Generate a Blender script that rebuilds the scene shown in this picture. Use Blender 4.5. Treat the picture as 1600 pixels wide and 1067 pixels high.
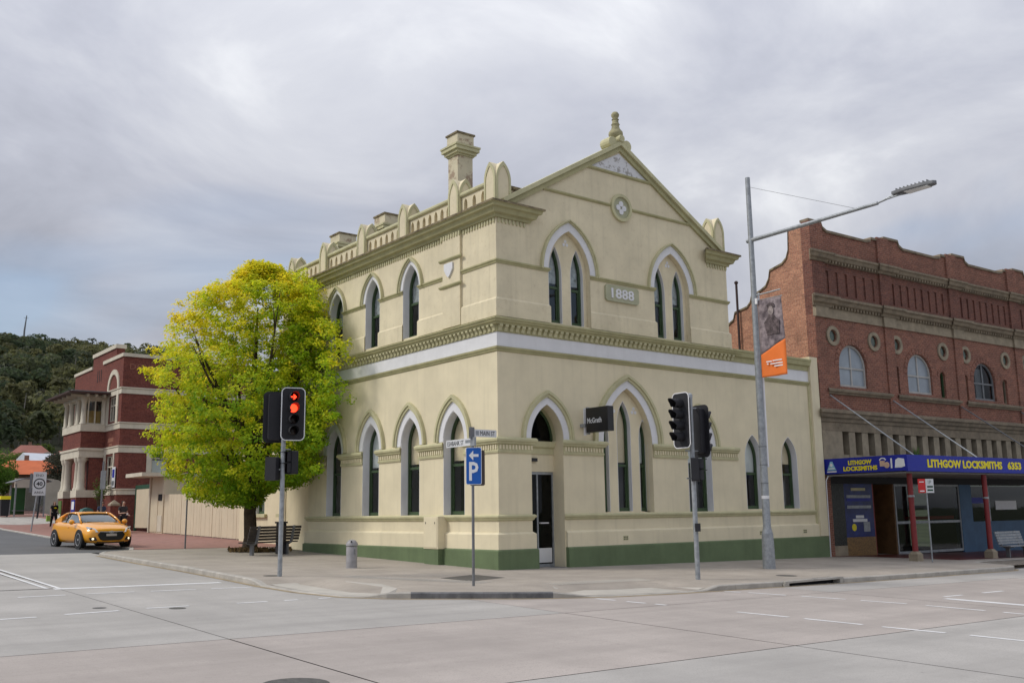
import bpy, bmesh, math, random
import numpy as np
from mathutils import Vector, Matrix
from mathutils.geometry import delaunay_2d_cdt
random.seed(7); rng = np.random.default_rng(7)
S = bpy.context.scene
for o in list(bpy.data.objects): bpy.data.objects.remove(o)
COL = S.collection
RAD = math.radians

# ------------------------------------------------------------------ camera
cam = bpy.data.cameras.new('camera'); cam.sensor_width = 36; cam.lens = 36 * 1512.1 / 1600
cam.clip_start = .1; cam.clip_end = 6000
co = bpy.data.objects.new('camera', cam); COL.objects.link(co)
yaw, pitch, roll = 0.664558, 0.174380, -0.013380
f = Vector((math.sin(yaw) * math.cos(pitch), math.cos(yaw) * math.cos(pitch), math.sin(pitch)))
r = Vector((math.cos(yaw), -math.sin(yaw), 0)); u = r.cross(f)
r2 = r * math.cos(roll) + u * math.sin(roll); u2 = -r * math.sin(roll) + u * math.cos(roll)
m = Matrix((r2, u2, -f)).transposed().to_4x4(); m.translation = Vector((-16.7402, -22.0745, 1.67844))
co.matrix_world = m
S.camera = co

# ------------------------------------------------------------------ sky, sun, exposure
SUN_DIR = Vector((-.82, .42, 0)).normalized(); ELEV = 43.0
w = bpy.data.worlds.new('World'); S.world = w; w.use_nodes = True
N = w.node_tree.nodes; Lk = w.node_tree.links; N.clear()
def wn(t, **k):
    n = N.new(t)
    for a, b in k.items(): setattr(n, a, b)
    return n
out = wn('ShaderNodeOutputWorld'); bg = wn('ShaderNodeBackground'); bg.inputs[1].default_value = 1.0
sky = wn('ShaderNodeTexSky', sky_type='NISHITA'); sky.sun_disc = False
sky.sun_elevation = RAD(ELEV); sky.sun_rotation = math.atan2(SUN_DIR.x, SUN_DIR.y)
sk = wn('ShaderNodeVectorMath', operation='SCALE'); sk.inputs['Scale'].default_value = .10
Lk.new(sky.outputs[0], sk.inputs[0])
tc = wn('ShaderNodeTexCoord'); sep = wn('ShaderNodeSeparateXYZ'); Lk.new(tc.outputs['Generated'], sep.inputs[0])
ab = wn('ShaderNodeMath', operation='ABSOLUTE'); Lk.new(sep.outputs[2], ab.inputs[0])
ad = wn('ShaderNodeMath', operation='ADD'); ad.inputs[1].default_value = .22; Lk.new(ab.outputs[0], ad.inputs[0])
dv = wn('ShaderNodeVectorMath', operation='DIVIDE'); cmb = wn('ShaderNodeCombineXYZ')
for i in range(3): Lk.new(ad.outputs[0], cmb.inputs[i])
Lk.new(tc.outputs['Generated'], dv.inputs[0]); Lk.new(cmb.outputs[0], dv.inputs[1])
def wnoise(scale, detail, rough, off):
    mp = wn('ShaderNodeMapping'); mp.inputs['Location'].default_value = off; Lk.new(dv.outputs[0], mp.inputs[0])
    n = wn('ShaderNodeTexNoise'); n.inputs['Scale'].default_value = scale; n.inputs['Detail'].default_value = detail
    n.inputs['Roughness'].default_value = rough; n.inputs['Distortion'].default_value = .5
    Lk.new(mp.outputs[0], n.inputs[0]); return n
def wramp(src, pts):
    rp = wn('ShaderNodeValToRGB'); e = rp.color_ramp.elements
    while len(e) > 1: e.remove(e[-1])
    for i, (p_, c_) in enumerate(pts):
        q = e[0] if i == 0 else e.new(p_)
        q.position = p_; q.color = (*c_, 1)
    Lk.new(src, rp.inputs[0]); return rp
n1 = wnoise(1.35, 9, .55, (1.3, 4.1, 0)); n2 = wnoise(.8, 3, .5, (7.7, 2.2, 0))
cloud = wramp(n1.outputs[0], [(.30, (.275, .288, .335)), (.44, (.348, .362, .415)), (.56, (.435, .447, .488)), (.68, (.60, .61, .63))])
mask = wramp(n2.outputs[0], [(.33, (.45, .45, .45)), (.47, (1, 1, 1))])
# an overcast dome brightens steadily from the horizon to the zenith
gm = wn('ShaderNodeMath', operation='MULTIPLY_ADD'); gm.inputs[1].default_value = 1.0; gm.inputs[2].default_value = .80; Lk.new(ab.outputs[0], gm.inputs[0])
gs_ = wn('ShaderNodeVectorMath', operation='SCALE'); Lk.new(cloud.outputs[0], gs_.inputs[0]); Lk.new(gm.outputs[0], gs_.inputs['Scale'])
mx = wn('ShaderNodeMixRGB'); Lk.new(mask.outputs[0], mx.inputs[0]); Lk.new(sk.outputs[0], mx.inputs[1]); Lk.new(gs_.outputs[0], mx.inputs[2])
Lk.new(mx.outputs[0], bg.inputs[0]); Lk.new(bg.outputs[0], out.inputs[0])
sun = bpy.data.lights.new('sun', 'SUN'); sun.energy = 1.5; sun.angle = RAD(14); sun.color = (1, .95, .86)
so = bpy.data.objects.new('sun', sun); COL.objects.link(so)
d_ = -(SUN_DIR * math.cos(RAD(ELEV)) + Vector((0, 0, math.sin(RAD(ELEV)))))
so.rotation_euler = d_.to_track_quat('-Z', 'Y').to_euler(); so.location = (-20, 10, 40)
S.view_settings.view_transform = 'Standard'; S.view_settings.look = 'None'; S.view_settings.gamma = 1
S.view_settings.use_curve_mapping = False
S.view_settings.exposure = 0.45
S.render.resolution_x = 1024; S.render.resolution_y = 682

# ------------------------------------------------------------------ materials
def nodes(mt):
    mt.use_nodes = True; nt = mt.node_tree; b = nt.nodes['Principled BSDF']; return nt, b
def mat(name, c, rough=.7, var=.12, scale=3., c2=None, streak=0., bump=.0, bscale=60., metal=0., spec=.35, emis=None, stain=0., stain_c=(.10, .085, .06), coat=0., lanes=0., lo=.55, sscale=6.):
    """painted / stone / metal surface: tone noise at two sizes, optional vertical streaks, patchy stains and fine relief"""
    mt = bpy.data.materials.new(name); nt, b = nodes(mt); nd = nt.nodes; L = nt.links
    b.inputs['Roughness'].default_value = rough; b.inputs['Metallic'].default_value = metal
    b.inputs['Specular IOR Level'].default_value = spec
    if coat: b.inputs['Coat Weight'].default_value = coat; b.inputs['Coat Roughness'].default_value = .05
    t = nd.new('ShaderNodeTexCoord')
    c2 = c2 or tuple(max(0, x * (1 - var * 1.6)) for x in c); c1 = tuple(min(1, x * (1 + var * .6)) for x in c)
    n = nd.new('ShaderNodeTexNoise'); n.inputs['Scale'].default_value = scale; n.inputs['Detail'].default_value = 8; n.inputs['Roughness'].default_value = .62
    L.new(t.outputs['Object'], n.inputs['Vector'])
    rp = nd.new('ShaderNodeValToRGB'); rp.color_ramp.elements[0].position = .33; rp.color_ramp.elements[1].position = .66
    rp.color_ramp.elements[0].color = (*c2, 1); rp.color_ramp.elements[1].color = (*c1, 1); L.new(n.outputs[0], rp.inputs[0])
    col = rp.outputs[0]
    def mul(fac_sock, colr, amount, lo, hi):
        nonlocal col
        r_ = nd.new('ShaderNodeValToRGB'); r_.color_ramp.elements[0].position = lo; r_.color_ramp.elements[1].position = hi
        r_.color_ramp.elements[0].color = (0, 0, 0, 1); r_.color_ramp.elements[1].color = (amount, amount, amount, 1)
        L.new(fac_sock, r_.inputs[0]); mxn = nd.new('ShaderNodeMixRGB'); L.new(r_.outputs[0], mxn.inputs[0]); L.new(col, mxn.inputs[1])
        mxn.inputs[2].default_value = (*colr, 1); col = mxn.outputs[0]
    if streak:
        mp = nd.new('ShaderNodeMapping'); mp.inputs['Scale'].default_value = (5, 5, .35); L.new(t.outputs['Object'], mp.inputs[0])
        s_ = nd.new('ShaderNodeTexNoise'); s_.inputs['Scale'].default_value = 1.; s_.inputs['Detail'].default_value = 5; L.new(mp.outputs[0], s_.inputs['Vector'])
        mul(s_.outputs[0], tuple(x * .55 for x in c), streak, .52, .78)
    if stain:
        s_ = nd.new('ShaderNodeTexNoise'); s_.inputs['Scale'].default_value = sscale; s_.inputs['Detail'].default_value = 12; s_.inputs['Roughness'].default_value = .72; L.new(t.outputs['Object'], s_.inputs['Vector'])
        mul(s_.outputs[0], stain_c, stain, lo, lo + .07)
    if lanes:   # traffic-polished and oil-darkened tracks with ragged edges, and small dark spots
        for sc, amt in (((.05, 1.1, 1), lanes), ((1.0, .06, 1), lanes * .6)):
            mp = nd.new('ShaderNodeMapping'); mp.inputs['Scale'].default_value = sc; L.new(t.outputs['Object'], mp.inputs[0])
            s_ = nd.new('ShaderNodeTexNoise'); s_.inputs['Scale'].default_value = 1.; s_.inputs['Detail'].default_value = 9; s_.inputs['Roughness'].default_value = .6; L.new(mp.outputs[0], s_.inputs['Vector'])
            mul(s_.outputs[0], tuple(x * .62 for x in c), amt, .45, .75)
        vo = nd.new('ShaderNodeTexNoise'); vo.inputs['Scale'].default_value = 55; vo.inputs['Detail'].default_value = 2; L.new(t.outputs['Object'], vo.inputs['Vector'])
        mul(vo.outputs[0], tuple(x * .72 for x in c), .8, .50, .72)
        v2 = nd.new('ShaderNodeTexVoronoi'); v2.inputs['Scale'].default_value = 1.3; L.new(t.outputs['Object'], v2.inputs['Vector']); r9 = nd.new('ShaderNodeMath'); r9.operation = 'SUBTRACT'; r9.inputs[0].default_value = 1; L.new(v2.outputs['Distance'], r9.inputs[1])
        mul(r9.outputs[0], tuple(x * .45 for x in c), .6, .955, .985)
    L.new(col, b.inputs['Base Color'])
    if bump:
        n3 = nd.new('ShaderNodeTexNoise'); n3.inputs['Scale'].default_value = bscale; n3.inputs['Detail'].default_value = 4; L.new(t.outputs['Object'], n3.inputs['Vector'])
        bp = nd.new('ShaderNodeBump'); bp.inputs['Strength'].default_value = bump; bp.inputs['Distance'].default_value = .01; L.new(n3.outputs[0], bp.inputs['Height']); L.new(bp.outputs[0], b.inputs['Normal'])
    if emis: b.inputs['Emission Color'].default_value = (*emis[0], 1); b.inputs['Emission Strength'].default_value = emis[1]
    return mt
def brickmat(name, c1, c2, mortar, dirt, bw=.23, rh=.086, dark=.4):
    mt = bpy.data.materials.new(name); nt, b = nodes(mt); nd = nt.nodes; L = nt.links
    t = nd.new('ShaderNodeTexCoord'); sp = nd.new('ShaderNodeSeparateXYZ'); L.new(t.outputs['Object'], sp.inputs[0])
    a = nd.new('ShaderNodeMath'); a.operation = 'ADD'; L.new(sp.outputs[0], a.inputs[0]); L.new(sp.outputs[1], a.inputs[1])
    cm = nd.new('ShaderNodeCombineXYZ'); L.new(a.outputs[0], cm.inputs[0]); L.new(sp.outputs[2], cm.inputs[1])
    bt = nd.new('ShaderNodeTexBrick'); L.new(cm.outputs[0], bt.inputs['Vector']); bt.inputs['Scale'].default_value = 1
    bt.inputs['Brick Width'].default_value = bw; bt.inputs['Row Height'].default_value = rh; bt.inputs['Mortar Size'].default_value = .006; bt.inputs['Mortar Smooth'].default_value = .3
    bt.inputs['Color1'].default_value = (*c1, 1); bt.inputs['Color2'].default_value = (*c2, 1); bt.inputs['Mortar'].default_value = (*mortar, 1)
    n = nd.new('ShaderNodeTexNoise'); n.inputs['Scale'].default_value = 1.1; n.inputs['Detail'].default_value = 9; n.inputs['Roughness'].default_value = .65; L.new(t.outputs['Object'], n.inputs['Vector'])
    rp = nd.new('ShaderNodeValToRGB'); rp.color_ramp.elements[0].position = .46; rp.color_ramp.elements[1].position = .74; rp.color_ramp.elements[1].color = (dark, dark, dark, 1); rp.color_ramp.elements[0].color = (0, 0, 0, 1)
    L.new(n.outputs[0], rp.inputs[0]); mxn = nd.new('ShaderNodeMixRGB'); L.new(rp.outputs[0], mxn.inputs[0]); L.new(bt.outputs[0], mxn.inputs[1]); mxn.inputs[2].default_value = (*dirt, 1)
    n4 = nd.new('ShaderNodeTexNoise'); n4.inputs['Scale'].default_value = 14; n4.inputs['Detail'].default_value = 3; L.new(t.outputs['Object'], n4.inputs['Vector'])
    hs = nd.new('ShaderNodeHueSaturation'); L.new(mxn.outputs[0], hs.inputs['Color']); ma = nd.new('ShaderNodeMapRange'); ma.inputs[1].default_value = .3; ma.inputs[2].default_value = .7; ma.inputs[3].default_value = .72; ma.inputs[4].default_value = 1.25; L.new(n4.outputs[0], ma.inputs[0]); L.new(ma.outputs[0], hs.inputs['Value'])
    L.new(hs.outputs[0], b.inputs['Base Color']); b.inputs['Roughness'].default_value = .85; b.inputs['Specular IOR Level'].default_value = .2
    bp = nd.new('ShaderNodeBump'); bp.inputs['Strength'].default_value = .6; bp.inputs['Distance'].default_value = .008; bp.invert = True; L.new(bt.outputs['Fac'], bp.inputs['Height']); L.new(bp.outputs[0], b.inputs['Normal'])
    return mt
def glassmat(name, tint=(.93, .95, .94), fres=1.45, base=.02):
    mt = bpy.data.materials.new(name); mt.use_nodes = True; nt = mt.node_tree; nd = nt.nodes; L = nt.links; nd.clear()
    o = nd.new('ShaderNodeOutputMaterial'); tr = nd.new('ShaderNodeBsdfTransparent'); tr.inputs[0].default_value = (*tint, 1)
    gl = nd.new('ShaderNodeBsdfGlossy'); gl.inputs['Roughness'].default_value = .03; gl.inputs[0].default_value = (.9, .93, .95, 1)
    fr = nd.new('ShaderNodeFresnel'); fr.inputs[0].default_value = fres; mr = nd.new('ShaderNodeMath'); mr.operation = 'ADD'; mr.inputs[1].default_value = base; L.new(fr.outputs[0], mr.inputs[0])
    ge = nd.new('ShaderNodeNewGeometry'); iv = nd.new('ShaderNodeMath'); iv.operation = 'SUBTRACT'; iv.inputs[0].default_value = 1; L.new(ge.outputs['Backfacing'], iv.inputs[1])
    mf = nd.new('ShaderNodeMath'); mf.operation = 'MULTIPLY'; L.new(mr.outputs[0], mf.inputs[0]); L.new(iv.outputs[0], mf.inputs[1])   # only the outer face of a pane mirrors
    t = nd.new('ShaderNodeTexCoord'); n = nd.new('ShaderNodeTexNoise'); n.inputs['Scale'].default_value = 1.6; L.new(t.outputs['Object'], n.inputs['Vector'])
    bp = nd.new('ShaderNodeBump'); bp.inputs['Strength'].default_value = .05; bp.inputs['Distance'].default_value = .02; L.new(n.outputs[0], bp.inputs['Height']); L.new(bp.outputs[0], gl.inputs['Normal'])
    mx_ = nd.new('ShaderNodeMixShader'); L.new(mf.outputs[0], mx_.inputs[0]); L.new(tr.outputs[0], mx_.inputs[1]); L.new(gl.outputs[0], mx_.inputs[2]); L.new(mx_.outputs[0], o.inputs[0])
    return mt
M = {}
M['cream'] = mat('cream_render', (.70, .622, .44), .8, .07, .7, streak=.22, bump=.12, bscale=25)
M['cream2'] = mat('cream_render_upper', (.70, .62, .44), .8, .09, .8, streak=.30, bump=.14, bscale=25, stain=.22, stain_c=(.42, .34, .21))
M['white'] = mat('white_paint', (.70, .70, .72), .6, .05, 1.5, streak=.12)
M['whitepeel'] = mat('white_paint_peeling', (.66, .66, .68), .6, .05, 1.5, stain=.85, stain_c=(.24, .22, .2), lo=.525, sscale=3)
M['creampeel'] = mat('cream_render_peeling', (.60, .54, .39), .8, .08, 1.5, stain=.8, stain_c=(.27, .18, .125), lo=.525, sscale=2.6)
M['olive'] = mat('olive_paint', (.40, .375, .205), .7, .10, 2., streak=.25)
M['olivelt'] = mat('olive_cream_paint', (.52, .49, .30), .7, .10, 2., streak=.2)
M['lichen'] = mat('weathered_coping', (.24, .195, .12), .9, .35, 5., stain=.95, stain_c=(.06, .042, .03), bump=.3)
M['finial'] = mat('lichened_finial', (.40, .37, .22), .85, .3, 6, stain=.6, stain_c=(.16, .13, .08), bump=.3)
M['base'] = mat('green_plinth_paint', (.125, .172, .085), .65, .10, 1.3, streak=.25, bump=.1)
M['sash'] = mat('green_sash_paint', (.05, .085, .04), .45, .1, 3)
M['plaque'] = mat('plaque_paint', (.40, .40, .27), .7, .08, 3)
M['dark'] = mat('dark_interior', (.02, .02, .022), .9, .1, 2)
M['room'] = mat('room_wall', (.10, .095, .085), .9, .2, 1)
M['blind'] = mat('roller_blind', (.72, .58, .40), .85, .05, 2)
M['blindw'] = mat('white_roller_blind', (.70, .70, .70), .85, .05, 2)
M['slatblind'] = mat('pleated_blind', (.42, .43, .45), .7, .25, 9)
M['glass'] = glassmat('window_glass')
M['glassd'] = glassmat('shop_glass', (.6, .62, .63), 1.33, .0)
M['black'] = mat('black_paint', (.012, .012, .014), .35, .1, 5, spec=.5)
M['blackm'] = mat('black_plastic', (.016, .016, .02), .6, .1, 5)
M['roof'] = mat('roof_sheet', (.20, .20, .20), .6, .1, 2)
M['bfront'] = brickmat('red_brick_front', (.27, .115, .078), (.19, .078, .058), (.31, .24, .19), (.06, .042, .035))
M['bside'] = brickmat('orange_brick_side', (.50, .25, .155), (.36, .17, .11), (.40, .31, .24), (.14, .085, .06), dark=.55)
M['bdark'] = brickmat('dark_brick_frieze', (.20, .083, .06), (.145, .062, .05), (.2, .155, .13), (.05, .03, .028))
M['stone'] = mat('brown_sandstone', (.235, .19, .135), .85, .2, 2.5, streak=.4, stain=.35, stain_c=(.09, .07, .055), bump=.2)
M['stonel'] = mat('pale_sandstone', (.30, .25, .18), .85, .18, 2.5, streak=.3, bump=.2)
M['maroon'] = brickmat('maroon_brick', (.20, .062, .045), (.15, .048, .038), (.16, .08, .065), (.07, .025, .022), dark=.3)
M['bandcream'] = mat('cream_band', (.60, .545, .44), .7, .08, 2, streak=.25)
M['steel'] = mat('galvanised_steel', (.33, .35, .37), .45, .18, 8, metal=.35, stain=.1, stain_c=(.2, .2, .2))
M['steeld'] = mat('grey_painted_steel', (.17, .175, .185), .5, .12, 6, metal=.2)
M['rim'] = mat('white_rim', (.72, .72, .74), .5, .04, 4)
M['concrete'] = mat('road_concrete', (.415, .395, .372), .9, .10, .45, bump=.25, bscale=90, stain=.10, stain_c=(.17, .16, .15), lanes=.55)
M['concpink'] = mat('road_concrete_pinkish', (.42, .375, .345), .9, .10, .5, bump=.25, bscale=90, stain=.12, stain_c=(.17, .15, .14), lanes=.55)
M['asphalt'] = mat('asphalt', (.125, .127, .13), .9, .10, .6, bump=.3, bscale=120, lanes=.3)
M['path'] = mat('footpath_concrete', (.395, .35, .30), .9, .13, .8, bump=.25, bscale=80, stain=.18, stain_c=(.14, .12, .105), lanes=.35)
M['ramp'] = mat('ramp_concrete', (.47, .44, .39), .9, .10, 1.2, bump=.2, bscale=80)
M['kerb'] = mat('kerb_concrete', (.42, .395, .355), .9, .15, 2, bump=.2, stain=.25, stain_c=(.16, .14, .12))
M['kerbdark'] = mat('dark_kerb', (.16, .16, .165), .85, .25, 4, bump=.3, stain=.3, stain_c=(.3, .29, .27))  # darker grey tone for the kerb stones round the corner
M['gutter'] = mat('gutter_stain', (.33, .26, .165), .9, .2, 1.5)
M['pavers'] = mat('red_pavers', (.31, .165, .135), .85, .15, 3, bump=.2)
M['paint'] = mat('road_paint', (.72, .72, .72), .7, .12, 3, stain=.3, stain_c=(.40, .39, .38))
M['joint'] = mat('joint_sealant', (.055, .053, .05), .8, .2, 5)
M['iron'] = mat('cast_iron_cover', (.10, .095, .09), .6, .25, 12, bump=.5, bscale=40)
M['soil'] = mat('garden_soil', (.09, .065, .045), .95, .3, 8, bump=.5)
M['bark'] = mat('bark', (.075, .055, .036), .95, .3, 6, bump=.8, bscale=18)
M['timber'] = mat('weathered_timber', (.05, .042, .036), .8, .25, 6, bump=.2)
M['fence'] = mat('cream_fence_sheet', (.60, .515, .375), .6, .05, 1, streak=.12)
M['blue'] = mat('parking_blue', (.008, .10, .42), .4, .05, 3, spec=.4)
M['shopblue'] = mat('fascia_blue', (.012, .022, .29), .45, .06, 2)
M['yellow'] = mat('yellow_letter', (.78, .66, .02), .5, .05, 5)
M['letter'] = mat('white_letter', (.74, .75, .76), .5, .03, 5)
M['ink'] = mat('black_letter', (.03, .03, .035), .6, .05, 5)
M['redpost'] = mat('oxblood_post', (.22, .028, .03), .5, .12, 3)
M['signred'] = mat('sign_red', (.55, .025, .025), .5, .05, 3)
M['sign'] = mat('sign_white', (.62, .63, .64), .5, .05, 4)
M['orange'] = mat('banner_orange', (.80, .19, .035), .7, .05, 2)
M['red_on'] = mat('red_lamp', (.8, .03, .02), .4, 0, 1, emis=((1, .035, .012), 3.2))
M['lens'] = mat('unlit_lens', (.02, .012, .012), .3, .1, 3)
M['car'] = mat('yellow_orange_car_paint', (.90, .38, .014), .28, .02, 1, spec=.5, coat=.8)
M['tyre'] = mat('tyre_rubber', (.018, .018, .019), .8, .1, 6)
M['alloy'] = mat('alloy_wheel', (.68, .68, .70), .35, .05, 5, metal=.2)
M['carglass'] = mat('car_glass', (.055, .075, .085), .05, .05, 1, spec=.8, coat=.5)
M['lampglass'] = mat('headlamp', (.62, .66, .7), .12, .1, 10, spec=.8)
M['foglit'] = mat('lit_fog_lamp', (1, .9, .7), .4, 0, 1, emis=((1, .82, .55), .9))
M['plate'] = mat('number_plate', (.50, .44, .40), .5, .05, 4)
def text_obj(body, height, width, frame, uv, d, material, parent, name='lettering', bold=.0, ext=.006, sub=0):
    """lettering as real geometry: built-in font, fitted to width/height, laid on a frame at its centre uv"""
    c = bpy.data.curves.new('t', 'FONT'); c.body = body; c.align_x = 'CENTER'; c.offset = bold; c.extrude = .001; c.resolution_u = 2; c.space_line = .85
    o = bpy.data.objects.new('t', c); COL.objects.link(o)
    dg = bpy.context.evaluated_depsgraph_get(); me = bpy.data.meshes.new_from_object(o.evaluated_get(dg))
    bpy.data.objects.remove(o); bpy.data.curves.remove(c)
    co_ = np.zeros(len(me.vertices) * 3); me.vertices.foreach_get('co', co_); co_ = co_.reshape(-1, 3)
    lo, hi = co_.min(0), co_.max(0); s_ = hi - lo
    P = np.zeros_like(co_)
    for i, v in enumerate(co_):
        q = frame.P(uv[0] + ((v[0] - lo[0]) / s_[0] - .5) * width * frame.tx, uv[1] + ((v[1] - lo[1]) / s_[1] - .5) * height, d + (ext if v[2] > 0 else -.002)); P[i] = q
    me.vertices.foreach_set('co', P.ravel()); me.update()
    return finish(name, me, material, parent)

# ------------------------------------------------------------------ mesh helpers
class Fr:
    """a working frame: u along, v up, n outward; tx = +1 when u runs to a viewer's right"""
    def __init__(s, o, u, v, n, tx=1): s.o, s.u, s.v, s.n, s.tx = Vector(o), Vector(u), Vector(v), Vector(n), tx
    def P(s, a, b, d=0): return s.o + s.u * a + s.v * b + s.n * d
FR = Fr((0, 0, 0), (1, 0, 0), (0, 0, 1), (0, -1, 0), 1)      # Main Street facade
FL = Fr((0, 0, 0), (0, 1, 0), (0, 0, 1), (-1, 0, 0), -1)     # Eshbank Street facade
def shift(fr, d): return Fr(fr.o + fr.n * d, fr.u, fr.v, fr.n, fr.tx)
W = Fr((0, 0, 0), (1, 0, 0), (0, 1, 0), (0, 0, 1), 1)
def finish(name, me, material, parent=None, smooth=False):
    o = bpy.data.objects.new(name, me); COL.objects.link(o)
    if material is not None: me.materials.clear(); me.materials.append(M[material] if isinstance(material, str) else material)
    if smooth: me.polygons.foreach_set('use_smooth', [True] * len(me.polygons))
    if parent:
        o.parent = parent      # world-built parts hang under an Empty at the thing's base; local-built ones take its frame
        if parent.type == 'EMPTY' and parent.name not in LOCAL:
            o.matrix_parent_inverse = (Matrix.Translation(parent.location) @ Matrix.Rotation(parent.rotation_euler.z, 4, 'Z')).inverted()
    return o
LOCAL = set()
def inside(p, poly):
    c = False; j = len(poly) - 1
    for i in range(len(poly)):
        a, b = poly[i], poly[j]
        if (a[1] > p[1]) != (b[1] > p[1]) and p[0] < (b[0] - a[0]) * (p[1] - a[1]) / (b[1] - a[1]) + a[0]: c = not c
        j = i
    return c
def fill(loops):
    """triangles of an outline with holes, as indices into the concatenated loops"""
    flat = [Vector((p[0], p[1])) for l in loops for p in l]; ed = []; k = 0
    for l in loops: ed += [(k + i, k + (i + 1) % len(l)) for i in range(len(l))]; k += len(l)
    v, e, f, ov, oe, of = delaunay_2d_cdt(flat, ed, [], 0, 1e-6)
    res = []
    for t in f:
        c = (sum(v[i].x for i in t) / 3, sum(v[i].y for i in t) / 3)
        if inside(c, loops[0]) and not any(inside(c, h) for h in loops[1:]) and all(ov[i] for i in t): res.append(tuple(ov[i][0] for i in t))
    return res
class MB:
    def __init__(s): s.v = []; s.f = []
    def add(s, vs, fs):
        b = len(s.v); s.v += [tuple(x) for x in vs]; s.f += [tuple(b + i for i in q) for q in fs]; return s
    def box(s, x0, x1, y0, y1, z0, z1): return s.fbox(Fr((0, 0, 0), (1, 0, 0), (0, 1, 0), (0, 0, 1)), x0, x1, y0, y1, z0, z1)
    def fbox(s, fr, u0, u1, v0, v1, d0, d1):
        P = [fr.P(a, b, c) for c in (d0, d1) for b in (v0, v1) for a in (u0, u1)]
        return s.add(P, [(0, 1, 3, 2), (4, 6, 7, 5), (0, 4, 5, 1), (2, 3, 7, 6), (0, 2, 6, 4), (1, 5, 7, 3)])
    def prism(s, fr, poly, d0, d1, holes=()):
        loops = [list(poly)] + [list(h) for h in holes]
        flat = [p for l in loops for p in l]; n = len(flat)
        tris = fill(loops)
        vs = [fr.P(p[0], p[1], d0) for p in flat] + [fr.P(p[0], p[1], d1) for p in flat]
        fs = [tuple(t) for t in tris] + [tuple(i + n for i in t) for t in tris]; k = 0
        for l in loops:
            m_ = len(l)
            for i in range(m_): a, b = k + i, k + (i + 1) % m_; fs.append((a, b, b + n, a + n))
            k += m_
        return s.add(vs, fs)
    def band(s, fr, A, B, d0, d1):
        """strip between two open outlines of equal length, given thickness"""
        n = len(A); vs = [fr.P(*p, d) for d in (d0, d1) for L_ in (A, B) for p in L_]
        fs = []
        for i in range(n - 1):
            fs += [(i, i + 1, n + i + 1, n + i), (2 * n + i, 3 * n + i, 3 * n + i + 1, 2 * n + i + 1), (i, 2 * n + i, 2 * n + i + 1, i + 1), (n + i, n + i + 1, 3 * n + i + 1, 3 * n + i)]
        for i in (0, n - 1): fs.append((i, n + i, 3 * n + i, 2 * n + i))
        return s.add(vs, fs)
    def moulding(s, fr, u0, u1, prof, m0=0, m1=0):
        """profile [(v, d)...] run along u; m0/m1 mitre the ends (1 = outside corner)"""
        n = len(prof); vs = [fr.P(u0 - m0 * d, v, d) for v, d in prof] + [fr.P(u1 + m1 * d, v, d) for v, d in prof]
        fs = [(i, (i + 1) % n, n + (i + 1) % n, n + i) for i in range(n)] + [tuple(range(n)), tuple(range(2 * n - 1, n - 1, -1))]
        return s.add(vs, fs)
    def tube(s, pts, rad, seg=8, cap=True):
        pts = [Vector(p) for p in pts]; n = len(pts); rad = rad if isinstance(rad, (list, tuple)) else [rad] * n
        vs = []; t0 = None
        for i, p in enumerate(pts):
            t = (pts[min(i + 1, n - 1)] - pts[max(i - 1, 0)]).normalized()
            a = t.orthogonal().normalized() if t0 is None else (t0 - t * t0.dot(t)).normalized()
            t0 = a; b = t.cross(a)
            vs += [p + (a * math.cos(2 * math.pi * k / seg) + b * math.sin(2 * math.pi * k / seg)) * rad[i] for k in range(seg)]
        fs = [(i * seg + k, i * seg + (k + 1) % seg, (i + 1) * seg + (k + 1) % seg, (i + 1) * seg + k) for i in range(n - 1) for k in range(seg)]
        if cap: fs += [tuple(range(seg)), tuple(range((n - 1) * seg, n * seg))]
        return s.add(vs, fs)
    def lathe(s, o, prof, seg=20, axis=(0, 0, 1)):
        ax = Vector(axis).normalized(); a = ax.orthogonal().normalized(); b = ax.cross(a); o = Vector(o); vs = []
        for rr, z in prof: vs += [o + ax * z + (a * math.cos(2 * math.pi * k / seg) + b * math.sin(2 * math.pi * k / seg)) * max(rr, 1e-4) for k in range(seg)]
        n = len(prof)
        fs = [(i * seg + k, i * seg + (k + 1) % seg, (i + 1) * seg + (k + 1) % seg, (i + 1) * seg + k) for i in range(n - 1) for k in range(seg)]
        fs += [tuple(range(seg)), tuple(range((n - 1) * seg, n * seg))]
        return s.add(vs, fs)
    def build(s, name, material, parent=None, smooth=False, bevel=0, stuff=False, auto=None):
        me = bpy.data.meshes.new(name); me.from_pydata(s.v, [], s.f); bm = bmesh.new(); bm.from_mesh(me)
        bmesh.ops.recalc_face_normals(bm, faces=bm.faces); bm.to_mesh(me); bm.free()
        o = finish(name, me, material, parent, smooth)
        if smooth and auto is not None: me.set_sharp_from_angle(angle=RAD(auto))
        if bevel:
            md = o.modifiers.new('bevel', 'BEVEL'); md.width = bevel; md.segments = 2; md.limit_method = 'ANGLE'
        if stuff: o['kind'] = 'stuff'
        return o
def thing(name, label, cat, loc=(0, 0, 0), rz=0, group=None, local=False):
    o = bpy.data.objects.new(name, None); COL.objects.link(o); o.location = loc; o.rotation_euler = (0, 0, rz); o.empty_display_size = .2
    o['label'] = label; o['category'] = cat
    if group: o['group'] = group
    if local: LOCAL.add(o.name)
    return o
def tag(o, label, cat, group=None):
    o['label'] = label; o['category'] = cat
    if group: o['group'] = group
    return o
def struct(o): o['kind'] = 'structure'; return o
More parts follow.
